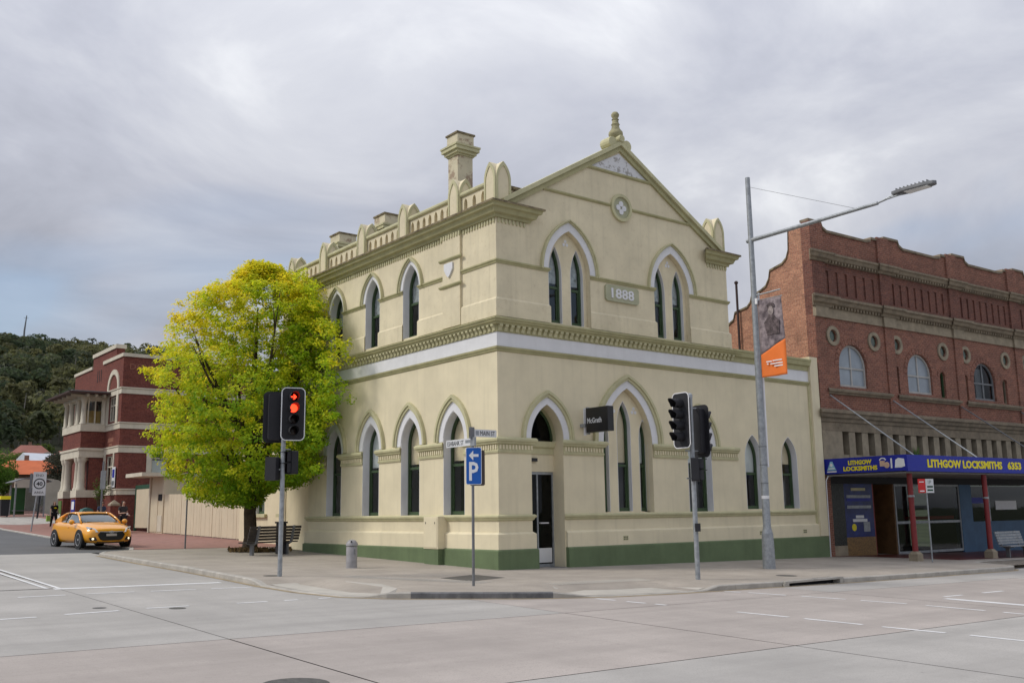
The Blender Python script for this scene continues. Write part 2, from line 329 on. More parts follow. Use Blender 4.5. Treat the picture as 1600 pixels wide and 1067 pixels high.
def arch(c, hw, zs, ap, n=9):
    """pointed arch outline from left spring over the apex to right spring"""
    h = ap - zs; R_ = (hw * hw + h * h) / (2 * hw); a1 = math.asin(min(1, h / R_)) if R_ >= hw and h < R_ else math.pi / 2
    a1 = math.atan2(h, R_ - hw)
    Lp = [(c - hw + R_ - R_ * math.cos(a1 * i / n), zs + R_ * math.sin(a1 * i / n)) for i in range(n + 1)]
    return Lp + [(2 * c - x, z) for x, z in reversed(Lp[:-1])]
def rarch(c, hw, zs, ap=None, n=8):
    h = (ap - zs) if ap else hw
    return [(c - hw * math.cos(math.pi * i / (2 * n)), zs + h * math.sin(math.pi * i / (2 * n))) for i in range(2 * n + 1)]
def opening(c, hw, z0, zs, ap, n=9, fn=arch): return [(c - hw, z0)] + fn(c, hw, zs, ap, n) + [(c + hw, z0)]

def gz(x, y):
    """footpath level: falls to the east and to Main Street, climbs up Eshbank Street"""
    z = .10 - .0145 * x + .02 * y
    if y > 46: z += .04 * (min(y, 75) - 46)
    return z
def sm(a, b, t): t = max(0, min(1, (t - a) / (b - a))); return t * t * (3 - 2 * t)
def rz_(x, y): return gz(x, y) - .12 + .06 * sm(9, 18, y)

# ------------------------------------------------------------------ ground, roads, paths
def sheet(name, poly, zf, material, parent=None, step=2.0, thick=0.0):
    """flat polygon cut into a grid so that it can follow the falling ground"""
    bm = bmesh.new(); vs = [bm.verts.new((x, y, 0)) for x, y in poly]; bm.faces.new(vs)
    bmesh.ops.triangulate(bm, faces=bm.faces)
    xs = [p[0] for p in poly]; ys = [p[1] for p in poly]
    if step:
        for ax, lo, hi in ((0, min(xs), max(xs)), (1, min(ys), max(ys))):
            k = math.ceil(lo / step)
            while k * step < hi:
                no = (1, 0, 0) if ax == 0 else (0, 1, 0); cp = (k * step, 0, 0) if ax == 0 else (0, k * step, 0)
                if k * step > lo + 1e-4: bmesh.ops.bisect_plane(bm, geom=bm.verts[:] + bm.edges[:] + bm.faces[:], plane_co=cp, plane_no=no)
                k += 1
    bmesh.ops.triangulate(bm, faces=bm.faces)
    for v in bm.verts: v.co.z = zf(v.co.x, v.co.y)
    bmesh.ops.recalc_face_normals(bm, faces=bm.faces)
    if sum(f_.normal.z for f_ in bm.faces) < 0: bmesh.ops.reverse_faces(bm, faces=bm.faces)
    me = bpy.data.meshes.new(name); bm.to_mesh(me); bm.free()
    return finish(name, me, material, parent)
def far_z(x, y):
    yy = max(-60, min(y, 160)); return gz(max(-60, min(x, 60)), min(yy, 75)) + max(0, yy - 75) * .03 - .45
bm = bmesh.new()
gx = [-2500, -900, -300, -120, -60, -30, 0, 30, 60, 120, 300, 900, 2500]; gy = [-2500, -800, -200, -60, -30, 0, 30, 46, 75, 100, 130, 160, 300, 800, 2500]
gv = [[bm.verts.new((x, y, far_z(x, y))) for x in gx] for y in gy]
for j in range(len(gy) - 1):
    for i in range(len(gx) - 1): bm.faces.new((gv[j][i], gv[j][i + 1], gv[j + 1][i + 1], gv[j + 1][i]))
me = bpy.data.meshes.new('ground'); bm.to_mesh(me); bm.free()
M['grassy'] = mat('grassy_earth', (.085, .10, .045), .95, .3, .2, bump=.4)
struct(finish('ground', me, 'grassy'))

road_z = lambda x, y: rz_(x, y)
road = struct(sheet('road', [(-60, -60), (60, -60), (60, -4.0), (16.5, -4.0), (16.5, -6), (-4, -5), (-6.5, -3), (-6.5, 14), (-4.2, 15), (-3.2, 46), (-2, 75), (-24, 75), (-24, 0), (-60, -3)], lambda x, y: rz_(x, y) - .012, 'joint', step=6))
def slab(poly, m_='concrete'): return sheet('concrete_slab', poly, rz_, m_, road, step=3)
G_ = .013
XJ = [-60, -40, -26, -19.5, -11.2, -4.95, 3.2, 12, 22, 40, 60]; YJ = [-60, -40, -22, -17.6, -13.37, -8.45]
for i in range(len(XJ) - 1):
    for j in range(len(YJ) - 1):
        wob = (i * 7 + j * 3) % 5
        mm = 'concpink' if (j == 4 and 3 <= i <= 6) or wob == 0 and j < 3 else 'concrete'
        slab([(XJ[i] + G_, YJ[j] + G_), (XJ[i + 1] - G_, YJ[j] + G_), (XJ[i + 1] - G_, YJ[j + 1] - G_), (XJ[i] + G_, YJ[j + 1] - G_)], mm)
KERB = [(-4.75, 75), (-4.1, 46), (-4.8, 31), (-4.9, 17.2), (-5.4, 15.6), (-6.6, 14.6), (-7.0, 13.6), (-7.0, 9), (-7.02, 5), (-7.12, 2), (-7.25, -.5), (-7.2, -2.3), (-6.9, -3.7), (-6.3, -4.5), (-5.9, -4.78), (-4.8, -5.42), (-3.9, -5.95), (-3.3, -6.2), (-2.0, -6.6), (-.4, -6.78), (1.2, -6.82), (3.1, -6.86), (4.7, -6.92), (6.6, -6.95), (10.2, -6.92), (15.6, -6.8), (16.3, -6.5), (16.7, -5.6), (17.1, -4.9), (18, -4.7), (60, -4.3)]
# two slabs filled to the kerb, west approach and north approach
slab([(-60, -8.44), (-11.208, -8.44), (-11.208, 1.2), (-24, 1.2), (-24, -3), (-60, -3)])
slab([(-11.192, -8.44)] + [(-6.05, -8.44), (-4.958, -8.44), (-4.958, -5.2), (-5.7, -4.7), (-6.2, -4.3), (-6.8, -3.4), (-7.0, -2.2), (-6.9, 1.3), (-11.192, 1.3)])
slab([(-4.942, -8.44), (3.192, -8.44), (3.192, -6.7), (0, -6.6), (-1.9, -6.4), (-3.2, -6.0), (-4.942, -5.2)], 'concpink')
slab([(3.208, -8.44), (11.992, -8.44), (11.992, -6.7), (3.208, -6.7)])
slab([(12.008, -8.44), (60, -8.44), (60, -4.2), (17, -4.6), (16.4, -5.6), (15.6, -6.6), (12.008, -6.7)])
slab([(-11.192, 1.316), (-6.8, 1.316), (-6.8, 15.4), (-11.192, 15.4)])
slab([(-24, 1.316), (-11.208, 1.316), (-11.208, 15.4), (-24, 15.4)])
sheet('asphalt_surface', [(-24, 15.41), (-4.5, 15.41), (-4.5, 31), (-3.8, 46), (-2.5, 75), (-24, 75)], rz_, 'asphalt', road, step=5)
def line(a, b, wd, nm='painted_line'):
    a = Vector(a); b = Vector(b); n_ = (b - a).normalized(); p_ = Vector((-n_.y, n_.x)) * wd / 2
    return sheet(nm, [tuple(a + p_), tuple(b + p_), tuple(b - p_), tuple(a - p_)], lambda x, y: rz_(x, y) + .004, 'paint', road, step=0)
for a, b in [((-12.34, -.5), (-11.44, -.45)), ((-11.03, -.42), (-10.06, -.42)), ((-9.73, -.45), (-8.75, -.47)), ((-8.42, -.5), (-7.48, -.52))]: line(a, b, .11)
for a, b in [((-13.39, -4.3), (-12.8, -4.25)), ((-12.33, -4.1), (-11.4, -3.95)), ((-10.89, -3.83), (-10.1, -3.8)), ((-9.18, -3.8), (-8.55, -3.78)), ((-8.2, -3.78), (-7.9, -3.77)), ((-7.44, -3.75), (-7.15, -3.73))]: line(a, b, .11)
for a, b in [((-2.6, -6.75), (-2.5, -7.22)), ((-2.48, -7.53), (-2.4, -7.98)), ((-2.37, -8.21), (-2.33, -8.47)), ((-2.12, -10.04), (-2.0, -11.1)), ((-1.97, -11.4), (-1.88, -12.48)), ((-1.87, -12.83), (-1.74, -13.84)), ((-1.69, -14.2), (-1.62, -15.2)), ((-1.6, -15.6), (-1.5, -16.7))]: line(a, b, .11)
for a, b in [((1.2, -6.98), (1.32, -7.36)), ((1.4, -7.5), (1.6, -8.38)), ((1.71, -8.7), (1.93, -9.66)), ((1.97, -9.99), (2.15, -10.93)), ((2.17, -11.33), (2.22, -12.5)), ((2.22, -12.85), (2.25, -13.9)), ((2.26, -14.2), (2.3, -15.2))]: line(a, b, .11)
line((-11.3, 1.12), (-7.6, 1.05), .28); line((4.0, -10.75), (4.05, -16.5), .28)
line((-11.16, 1.3), (-11.12, 15), .09); line((-11.4, 1.3), (-11.36, 15), .09)
line((4.4, -10.5), (5.2, -10.5), .1); line((6.2, -10.47), (7.2, -10.47), .1); line((9, -10.45), (10, -10.45), .1); line((12, -10.4), (13, -10.4), .1)
def disc(nm, x, y, rad, zf, m_, par, n=20): return sheet(nm, [(x + rad * math.cos(2 * math.pi * k / n), y + rad * math.sin(2 * math.pi * k / n)) for k in range(n)], zf, m_, par, step=0)
disc('manhole_cover', -11.95, -12.15, .36, lambda x, y: rz_(x, y) + .004, 'iron', road)
disc('valve_cover', -11.56, -3.33, .12, lambda x, y: rz_(x, y) + .004, 'iron', road); disc('valve_cover', -10.42, -4.1, .15, lambda x, y: rz_(x, y) + .004, 'iron', road)

# footpath inside the kerb, kerb stones, ramps
KV = [Vector(p) for p in KERB]
def koff(d):
    o_ = []
    for i, p in enumerate(KV):
        t = (KV[min(i + 1, len(KV) - 1)] - KV[max(i - 1, 0)]).normalized(); o_.append(p + Vector((-t.y, t.x)) * d)
    return o_
def ramp_w(x, y):
    """dropped-kerb amount: 1 inside the two crossing ramps"""
    a = sm(-.3, .35, min(y + 4.35, -.15 - y) ) if x < -5.6 else 0
    b = sm(-.3, .35, min(x + 2.9, 1.0 - x)) if y < -5.0 and x > -3.6 else 0
    return max(a, b)
inner = koff(.16)
path = struct(sheet('footpath', [tuple(p) for p in inner if p.y < 15.8] + [(60, 1), (15, 1), (.2, .2), (.2, 15.8), ], lambda x, y: gz(x, y) - .10 * ramp_w(x, y), 'path', step=.8))
struct(sheet('paved_footpath', [tuple(p) for p in inner if p.y > 15.8][::1] + [(inner[4].x, 15.81), (2.4, 15.81), (2.4, 75)], gz, 'pavers', step=6))
kerb = thing('kerb', '', ''); del kerb['label']; del kerb['category']; kerb['kind'] = 'structure'
o0 = KV; i0 = koff(.155)
# cut the kerb line into stones about 2.4 m long
acc = []; run = [0]
dense = []
for i in range(len(KV) - 1):
    n_ = max(1, int((KV[i + 1] - KV[i]).length / .4)); dense += [(KV[i].lerp(KV[i + 1], k / n_), i0[i].lerp(i0[i + 1], k / n_)) for k in range(n_)]
dense.append((KV[-1], i0[-1]))
ks = 0
while ks < len(dense) - 1:
    ke = min(len(dense) - 1, ks + 6); seg = dense[ks:ke + 1]; mid = seg[len(seg) // 2][0]
    if mid.x > 25 or mid.y > 60: ke = min(len(dense) - 1, ks + 40); seg = dense[ks:ke + 1]
    cutx = [q for q in seg if 3.6 < q[0].x < 5.95 and q[0].y < -6]
    if cutx:
        seg = [q for q in seg if not (3.6 < q[0].x < 5.95)]
        edge = 3.55 if seg and seg[0][0].x < 3.6 else 6.0
        if seg:
            e2 = (Vector((edge, seg[-1][0].y)), Vector((edge, seg[-1][1].y))); seg = seg + [e2] if edge < 4 else [e2] + seg
    if len(seg) > 1:
        mb = MB(); n_ = len(seg)
        for a, b in seg:
            zt = gz(a.x, a.y) - .10 * ramp_w(a.x, a.y) + .006; zb = rz_(a.x, a.y) - .06
            mb.v += [(a.x, a.y, zb), (a.x, a.y, zt - .02), (a.x * .85 + b.x * .15, a.y * .85 + b.y * .15, zt), (b.x, b.y, zt), (b.x, b.y, zb)]
        for k in range(n_ - 1):
            for q in range(4): mb.f.append((5 * k + q, 5 * k + q + 1, 5 * k + q + 6, 5 * k + q + 5))
        mb.f += [(0, 1, 2, 3, 4), tuple(5 * (n_ - 1) + q for q in (4, 3, 2, 1, 0))]
        mb.build('kerb_stone', 'kerbdark' if -6.4 < mid.x < -3.0 and mid.y < -4.3 else 'kerb', kerb)
    ks = ke
# stained gutter strip hugging the kerb and the drain inlet under the missing stone
og = koff(-.14)
gs = [k for k in range(len(KV)) if KV[k].y < 14]
gut = [tuple(KV[k]) for k in gs] + [tuple(og[k]) for k in reversed(gs)]
mb = MB()
for k in gs: mb.v += [(KV[k].x, KV[k].y, rz_(KV[k].x, KV[k].y) + .004), (og[k].x, og[k].y, rz_(og[k].x, og[k].y) + .004)]
mb.f = [(2 * k, 2 * k + 1, 2 * k + 3, 2 * k + 2) for k in range(len(gs) - 1)]
mb.build('gutter_strip', 'gutter', road)
g0 = gz(4.7, -6.9)
dr = thing('storm_drain', 'dark slot of a storm drain under a concrete lintel in the kerb', 'drain', (4.7, -6.9, g0 - .12))
MB().box(3.55, 6.0, -6.93, -6.72, g0 - .03, g0 + .02).build('lintel', 'kerb', dr)
MB().box(3.55, 6.0, -6.72, -6.5, g0 - .25, g0 + .0).build('pit_back', 'dark', dr)
MB().box(3.5, 3.7, -6.93, -6.72, g0 - .2, g0 - .031).build('cheek', 'kerb', dr); MB().box(5.85, 6.05, -6.93, -6.72, g0 - .22, g0 - .031).build('cheek', 'kerb', dr)
pz = lambda x, y: gz(x, y) - .10 * ramp_w(x, y) + .004
sheet('ramp_slab', [(-6.98, -.15), (-7.02, -2.2), (-6.75, -3.7), (-6.2, -4.3), (-5.75, -4.35), (-5.3, -2.6), (-5.9, -.4)], pz, 'ramp', path, step=.35)
sheet('ramp_slab', [(-2.7, -6.1), (-2.3, -5.0), (.6, -5.2), (.95, -6.6), (-.4, -6.62), (-1.8, -6.45)], pz, 'ramp', path, step=.35)
def tactile(poly_o, du, dv, nu, nv):
    mb = MB(); o_ = Vector(poly_o); du = Vector(du); dv = Vector(dv)
    for i in range(nu):
        for j in range(nv):
            p_ = o_ + du * (i + .5) + dv * (j + .5); z = pz(p_.x, p_.y)
            s_ = .017; mb.add([(p_.x + s_ * 1.5 * math.cos(k * 1.047), p_.y + s_ * 1.5 * math.sin(k * 1.047), z) for k in range(6)] + [(p_.x + s_ * math.cos(k * 1.047), p_.y + s_ * math.sin(k * 1.047), z + .006) for k in range(6)], [(k, (k + 1) % 6, 6 + (k + 1) % 6, 6 + k) for k in range(6)] + [tuple(range(6, 12))])
    return mb.build('tactile_studs', 'ramp', path, stuff=True)
tactile((-5.15, -.3), (.055, -.098), (.05, .025), 34, 11); tactile((-2.0, -4.85), (.1, -.004), (0, .085), 30, 7)
sheet('access_cover', [(-3.15, -1.75), (-3.05, -2.95), (-1.65, -2.4), (-1.75, -1.2)], pz, 'iron', path, step=.5)
disc('valve_cover', 5.4, -5.6, .28, pz, 'iron', path)
disc('valve_cover', -6.35, .95, .2, pz, 'iron', path)

# ------------------------------------------------------------------ the corner building
B = thing('corner_building', 'cream two-storey rendered Gothic corner building dated 1888 with white arches and green base', 'building', (0, 0, .05))
def inset(fr, c, hw, z0, zs, ap, t, n=9):
    return arch(c, hw - t, zs, ap - t * 1.5, n)
def window(fr, c, hw, z0, zs, ap, rec, blind=None, bmat='blind', rail=None, white=True, fn=arch, fmat='sash', par=None, pleat=False):
    """sash window set back in its opening: frame, meeting rail, two panes, a blind behind and a painted reveal"""
    f2 = shift(fr, -rec); n = 9
    full = [(c - hw, z0)] + fn(c, hw, zs, ap, n) + [(c + hw, z0)]
    t = .075; inn = [(c - hw + t, z0 + .11)] + fn(c, hw - t, zs, ap - t * 1.5, n) + [(c + hw - t, z0 + .11)]
    mb = MB().band(f2, full + [full[0]], inn + [inn[0]], -.07, .02)
    rail = rail or (z0 + (ap - z0) * .52)
    mb.fbox(f2, c - hw + t, c + hw - t, rail - .04, rail + .04, -.05, .0)
    for sgn in (-1, 1):   # the lower sash stiles stand a step inside the frame
        mb.fbox(f2, c + sgn * (hw - t) - (.045 if sgn > 0 else 0), c + sgn * (hw - t) + (.045 if sgn < 0 else 0), z0 + .11, rail - .04, -.06, -.02)
    wdw = mb.build('window', fmat, par or B)
    g_ = t - .005
    up = [(c - hw + g_, rail)] + fn(c, hw - g_, max(zs, rail), ap - g_ * 1.5, n) + [(c + hw - g_, rail)]
    MB().prism(f2, up, -.03, -.024).build('pane', 'glass', wdw)
    MB().fbox(f2, c - hw + g_, c + hw - g_, z0 + .08, rail, -.045, -.039).build('pane', 'glass', wdw)
    if blind:
        bl = [(c - hw + .02, blind)] + fn(c, hw - .02, max(zs, blind), ap - .03, n) + [(c + hw - .02, blind)]
        MB().prism(f2, bl, -.095, -.085).build('blind', bmat, wdw)
    if white:
        A = [(c - hw, z0)] + fn(c, hw, zs, ap, n) + [(c + hw, z0)]
        Bn = [(c - hw + .012, z0)] + fn(c, hw - .012, zs, ap - .018, n) + [(c + hw - .012, z0)]
        MB().band(fr, A, Bn, -rec, .004).build('reveal', 'white', wdw)
    return wdw
def archivolt(fr, c, hi, ai, ho, ao, hh, ah, zs, drop=0., hoodmat='olivelt', d0=.0):
    """white arch band inside a projecting hood mould"""
    n = 9
    Ai, Ao, Ah = arch(c, hi, zs, ai, n), arch(c, ho, zs, ao, n), arch(c, hh, zs, ah, n)
    MB().band(fr, Ai, Ao, -.05, .02).build('archivolt', 'white', B)
    MB().band(fr, Ao, [((a[0] + b[0]) / 2, (a[1] + b[1]) / 2) for a, b in zip(Ao, Ah)], -.03, .075).build('hood_mould', hoodmat, B)
    MB().band(fr, [((a[0] + b[0]) / 2, (a[1] + b[1]) / 2) for a, b in zip(Ao, Ah)], Ah, -.03, .115).build('hood_mould', hoodmat, B)

LW = [2.22, 4.70, 7.23, 9.90]                 # windows on Eshbank Street
# lower walls with real openings
holesR = [opening(1.84, .63, -.3, 3.80, 4.83), opening(5.2, 1.08, 1.62, 3.78, 5.54), opening(8.56, .60, 1.62, 3.82, 4.78), opening(11.42, .47, 1.68, 3.45, 4.30), opening(13.5, .47, 1.68, 3.45, 4.30)]
MB().prism(FR, [(0, -.6), (1.21, -.6), (1.21, -.3), (2.47, -.3), (2.47, -.6), (15.46, -.6), (15.46, 7.05), (0, 7.05)], -.34, 0, [h for h in holesR[1:]] + [opening(1.84, .63, .0, 3.80, 4.83)]).build('wall', 'cream', B)
MB().prism(FL, [(.34, -.6), (11.9, -.6), (11.9, 7.05), (.34, 7.05)], -.34, 0, [opening(y, .56, 1.62, 3.85, 4.74) for y in LW]).build('wall', 'cream', B)
# upper walls: gabled front and the street side
gab = [(0, 7.05), (10.45, 7.05), (10.45, 10.75), (10.05, 10.8), (5.2, 13.66), (.35, 10.8), (0, 10.75)]
UC = [2.87, 7.53]
MB().prism(FR, gab, -.33, 0.003, [opening(c, .87, 7.36, 9.0, 10.36) for c in UC]).build('gable_wall', 'cream2', B)
MB().prism(FL, [(.33, 7.05), (14.6, 7.05), (14.6, 10.75), (.33, 10.75)], -.33, 0.003, [opening(y, .50, 7.40, 9.0, 9.86) for y in LW[1:]]).build('wall', 'cream2', B)
# inside: dark rooms, floors and the far walls
MB().box(2.2, 15.2, 2.2, 2.4, -.2, 7).build('room_wall', 'room', B); MB().box(2.2, 2.4, 2.4, 14.3, -.2, 10.6).build('room_wall', 'room', B); MB().box(2.45, 10.2, 2.2, 2.4, 7.2, 10.6).build('room_wall', 'room', B)
MB().box(.36, 15.3, .36, 2.19, -.25, -.05).build('floor', 'room', B); MB().box(.36, 2.19, 2.2, 14.5, -.25, -.05).build('floor', 'room', B)
MB().box(.36, 15.3, .36, 14.5, 6.6, 6.9).build('ceiling', 'room', B)
MB().box(10.13, 10.45, .34, 14.6, 7.05, 10.75).build('side_wall', 'cream2', B); MB().box(.34, 10.45, 14.3, 14.6, 7.0, 10.75).build('rear_wall', 'cream2', B)
MB().box(15.12, 15.46, .35, 14.0, -.6, 7.05).build('side_wall', 'cream', B)
# roofs
MB().prism(FR, [(.6, 10.6), (9.85, 10.6), (5.2, 13.3)], -14.3, -.36).build('roof', 'roof', B)
MB().box(10.46, 15.1, .36, 14.0, 6.95, 7.1).build('annex_roof', 'roof', B)

# plinth: green base, chamfered step, sill course; broken at the doorway
pb = lambda zb, d: [(zb, 0), (zb, d), (.60, d), (.64, d - .03), (.64, 0)]
for u0, u1, m0, m1 in ((0, 1.2, 1, 1), (2.48, 15.46, 0, 0)):
    MB().moulding(FR, u0, u1, [(-.6, -.02), (-.6, .14), (.61, .14), (.645, .10), (.645, -.02)], m0, m1 if u0 == 0 else 0).build('base', 'base', B)
    MB().moulding(FR, u0, u1, [(.646, -.02), (.646, .095), (1.06, .095), (1.12, .02), (1.12, -.02)], m0, m1 if u0 == 0 else 0).build('plinth', 'cream', B)
SILL = [(1.44, -.02), (1.44, .02), (1.47, .055), (1.50, .06), (1.53, .10), (1.575, .11), (1.61, .06), (1.61, -.02)]
MB().moulding(FR, 0, 1.2, SILL, 1, 1).build('sill_course', 'olivelt', B); MB().moulding(FR, 2.48, 14.85, SILL, 1, 0).build('sill_course', 'olivelt', B)
MB().moulding(FL, 0, 11.9, [(-.6, -.02), (-.6, .14), (.61, .14), (.645, .10), (.645, -.02)], 1, 1).build('base', 'base', B)
MB().moulding(FL, 0, 11.9, [(.646, -.02), (.646, .095), (1.06, .095), (1.12, .02), (1.12, -.02)], 1, 1).build('plinth', 'cream', B)
MB().moulding(FL, 0, 11.9, SILL, 1, 1).build('sill_course', 'olivelt', B)
# ground-floor windows
for i, y in enumerate(LW):
    window(FL, y, .56, 1.62, 3.85, 4.74, .28, 3.25 if i < 3 else None, 'blind' if i != 2 else 'blindw', 3.12)
    archivolt(FL, y, .57, 4.75, .80, 5.04, .95, 5.24, 3.83)
window(FR, 8.56, .60, 1.62, 3.82, 4.78, .28, 3.25, 'blindw', 3.12); archivolt(FR, 8.56, .61, 4.79, .84, 5.04, .99, 5.24, 3.80)
for c in (11.42, 13.5): window(FR, c, .47, 1.68, 3.45, 4.30, .26, 2.98 if c < 12 else 3.3, 'blindw' if c < 12 else 'blind', 2.92)
# triple lancet under one arch
f3 = shift(FR, -.2)
lanc = [(5.2, .31, 4.3, 5.16), (4.32, .21, 3.95, 4.62), (6.08, .21, 3.95, 4.62)]
MB().prism(f3, opening(5.2, 1.075, 1.62, 3.78, 5.53), -.12, 0, [opening(c, h, 1.66, zs, ap) for c, h, zs, ap in lanc]).build('window_panel', 'cream', B)
for c, h, zs, ap in lanc: window(f3, c, h, 1.66, zs, ap, .16, 3.2, 'blind' if c == 5.2 else 'blindw', 3.1)
archivolt(FR, 5.2, 1.085, 5.545, 1.35, 5.80, 1.53, 5.98, 3.78)
def trefoil(fr, c, z, s, mt='white', d=.012, lobes=3, a0=90):
    mb = MB()
    for k in range(lobes):
        a = RAD(a0 + k * 360 / lobes); cx, cz = c + s * .62 * math.cos(a), z + s * .62 * math.sin(a)
        mb.prism(fr, [(cx + s * .44 * math.cos(q * .5236), cz + s * .44 * math.sin(q * .5236)) for q in range(12)], -.01, d + k * .0012)
    return mb.build('trefoil' if lobes == 3 else 'quatrefoil', mt, B)
trefoil(f3, 4.72, 4.85, .13); trefoil(f3, 5.68, 4.85, .13)
# entrance: recessed glazed door, transom band, fanlight
archivolt(FR, 1.84, .635, 4.835, .86, 5.06, 1.0, 5.25, 3.80)
f4 = shift(FR, -.5)
door = MB().band(f4, [(1.21, .06), (1.21, 2.86), (2.47, 2.86), (2.47, .06)], [(1.27, .06), (1.27, 2.78), (2.41, 2.78), (2.41, .06)], -.06, .0).fbox(f4, 1.27, 2.41, .06, .16, -.06, 0).fbox(f4, 1.81, 1.86, .16, 2.78, -.05, -.005).build('door', 'steel', B)
MB().fbox(f4, 1.27, 1.82, .16, 2.78, -.04, -.03).build('door_glass', 'glassd', door); MB().fbox(f4, 1.85, 2.41, .16, 2.78, -.04, -.03).build('door_glass', 'glassd', door)
MB().tube([f4.P(1.9, 1.35, .0), f4.P(1.9, 1.35, .05), f4.P(2.2, 1.35, .05), f4.P(2.2, 1.35, 0)], .02, 6).build('handle', 'rim', door)
MB().fbox(f4, 1.88, 2.38, .2, .62, -.028, -.024).build('frosted_strip', 'blindw', door)
MB().fbox(f4, 1.3, 1.6, 2.45, 2.62, -.12, -.1).build('red_notice', 'signred', door)
MB().fbox(f4, 1.2, 2.48, 2.86, 3.38, -.1, .03).build('transom', 'cream', B); MB().fbox(f4, 1.55, 1.78, 3.16, 3.26, .03, .1).build('door_sensor', 'black', B)
MB().moulding(f4, 1.2, 2.48, [(3.381, -.02), (3.381, .06), (3.55, .06), (3.6, .12), (3.76, .15), (3.76, -.02)]).build('transom_band', 'olivelt', B)
fan = MB().band(f4, [(1.21, 3.77)] + arch(1.84, .63, 3.80, 4.83) + [(2.47, 3.77)], [(1.28, 3.83)] + arch(1.84, .56, 3.84, 4.72) + [(2.40, 3.83)], -.06, .0).build('fanlight', 'sash', B)
MB().prism(f4, [(1.27, 3.79)] + arch(1.84, .57, 3.83, 4.73) + [(2.41, 3.79)], -.04, -.034).build('pane', 'glassd', fan)
MB().band(FR, [(2.47, .05), (2.47, 3.8)] , [(2.455, .05), (2.455, 3.8)], -.5, -.005).build('door_reveal', 'cream', B)
MB().band(FR, [(1.21, .05), (1.21, 3.8)] , [(1.225, .05), (1.225, 3.8)], -.5, -.005).build('door_reveal', 'cream', B)
MB().band(FR, arch(1.84, .645, 3.8, 4.85), arch(1.84, .632, 3.8, 4.83), -.5, -.005).build('door_reveal', 'olivelt', B)
MB().fbox(FR, 1.2, 2.48, -.3, .075, -.6, .02).build('doorstep', 'steeld', B)
# pier capitals with small dentils
CAP = [(3.36, -.02), (3.36, .035), (3.42, .05), (3.44, .03), (3.60, .03), (3.62, .09), (3.67, .10), (3.69, .14), (3.75, .15), (3.80, .11), (3.80, -.02)]
def capital(fr, u0, u1, m0, m1):
    cp = MB().moulding(fr, u0, u1, CAP, m0, m1).build('capital', 'olivelt', B)
    mb = MB(); k = u0 + .06 - (.04 if m0 else 0)
    while k < u1 - .03: mb.fbox(fr, k, k + .05, 3.46, 3.585, .03, .058); k += .115
    mb.build('dentils', 'cream', cp, stuff=True)
capital(FR, 0, 1.21, 1, 1); capital(FR, 2.47, 4.06, 1, 1); capital(FR, 6.34, 7.93, 1, 1); capital(FR, 9.19, 10.55, 1, 0)
capital(FL, 0, LW[0] - .58, 1, 1)
for a, b in zip(LW[:-1], LW[1:]): capital(FL, a + .58, b - .58, 1, 1)
capital(FL, LW[3] + .58, 11.9, 1, 1)
# string, frieze and dentilled cornice between the storeys
STR = [(6.29, -.02), (6.29, .02), (6.32, .045), (6.36, .045), (6.37, .075), (6.43, .09), (6.44, .03), (6.44, -.02)]
MB().moulding(FR, 0, 15.0, STR, 1, 0).build('string_course', 'olive', B); MB().moulding(FL, 0, 14.6, STR, 1, 1).build('string_course', 'olive', B)
MB().moulding(FR, 0, 15.0, [(6.441, -.02), (6.441, .02), (6.86, .02), (6.86, -.02)], 1, 0).build('frieze', 'white', B); MB().moulding(FL, 0, 14.6, [(6.441, -.02), (6.441, .02), (6.86, .02), (6.86, -.02)], 1, 1).build('frieze', 'white', B)
CORN = [(6.861, -.02), (6.861, .045), (7.06, .06), (7.075, .16), (7.12, .17), (7.14, .22), (7.20, .24), (7.21, .27), (7.245, .27), (7.33, .01), (7.33, -.02)]
MB().moulding(FR, 0, 10.6, CORN, 1, 1).build('cornice', 'olive', B); MB().moulding(FL, 0, 14.6, CORN, 1, 1).build('cornice', 'olive', B)
mb = MB()
for fr, L_ in ((FR, 10.55), (FL, 14.5)):
    k = .0
    while k < L_:
        mb.moulding(fr, k, k + .115, [(6.89, .04), (6.89, .075), (6.97, .10), (7.02, .155), (7.073, .158), (7.073, .04)]); k += .212
mb.build('dentils', 'olivelt', B, stuff=True)
MB().moulding(FR, 10.6, 15.0, [(6.861, -.02), (6.861, .05), (7.02, .06), (7.06, .14), (7.2, .17), (7.23, .2), (7.3, .2), (7.34, .02), (7.34, -.3)], 0, 0).build('annex_cornice', 'olive', B)
MB().fbox(FR, 14.98, 15.47, .646, 7.42, -.33, .13).build('end_pier', 'cream', B); MB().fbox(FR, 14.9, 15.0, .646, 6.29, -.02, .05).build('pier_step', 'olivelt', B)
# upper storey: impost string, low offset, windows
IMP = [(8.93, -.02), (8.93, .03), (8.97, .04), (9.0, .07), (9.04, .07), (9.06, .02), (9.06, -.02)]
OFFS = [(7.331, -.02), (7.331, .055), (7.84, .055), (7.9, .01), (7.9, -.02)]
segR = [(0, UC[0] - .88), (UC[0] + .88, UC[1] - .88), (UC[1] + .88, 10.45)]
for k, (a, b) in enumerate(segR):
    MB().moulding(FR, a, b, IMP, 1, 1).build('impost_string', 'olive', B); MB().moulding(FR, a, b, OFFS, 1, 1).build('wall_offset', 'cream2', B)
segL = [(0, LW[1] - .52)] + [(a + .52, b - .52) for a, b in zip(LW[1:-1], LW[2:])] + [(LW[3] + .52, 14.6)]
for k, (a, b) in enumerate(segL):
    MB().moulding(FL, a, b, IMP, 1, 1).build('impost_string', 'olive', B); MB().moulding(FL, a, b, OFFS, 1, 1).build('wall_offset', 'cream2', B)
for y in LW[1:]:
    window(FL, y, .50, 7.40, 9.0, 9.86, .26, 8.62, 'slatblind', 8.58)
    archivolt(FL, y, .51, 9.875, .66, 10.0, .77, 10.12, 9.0)
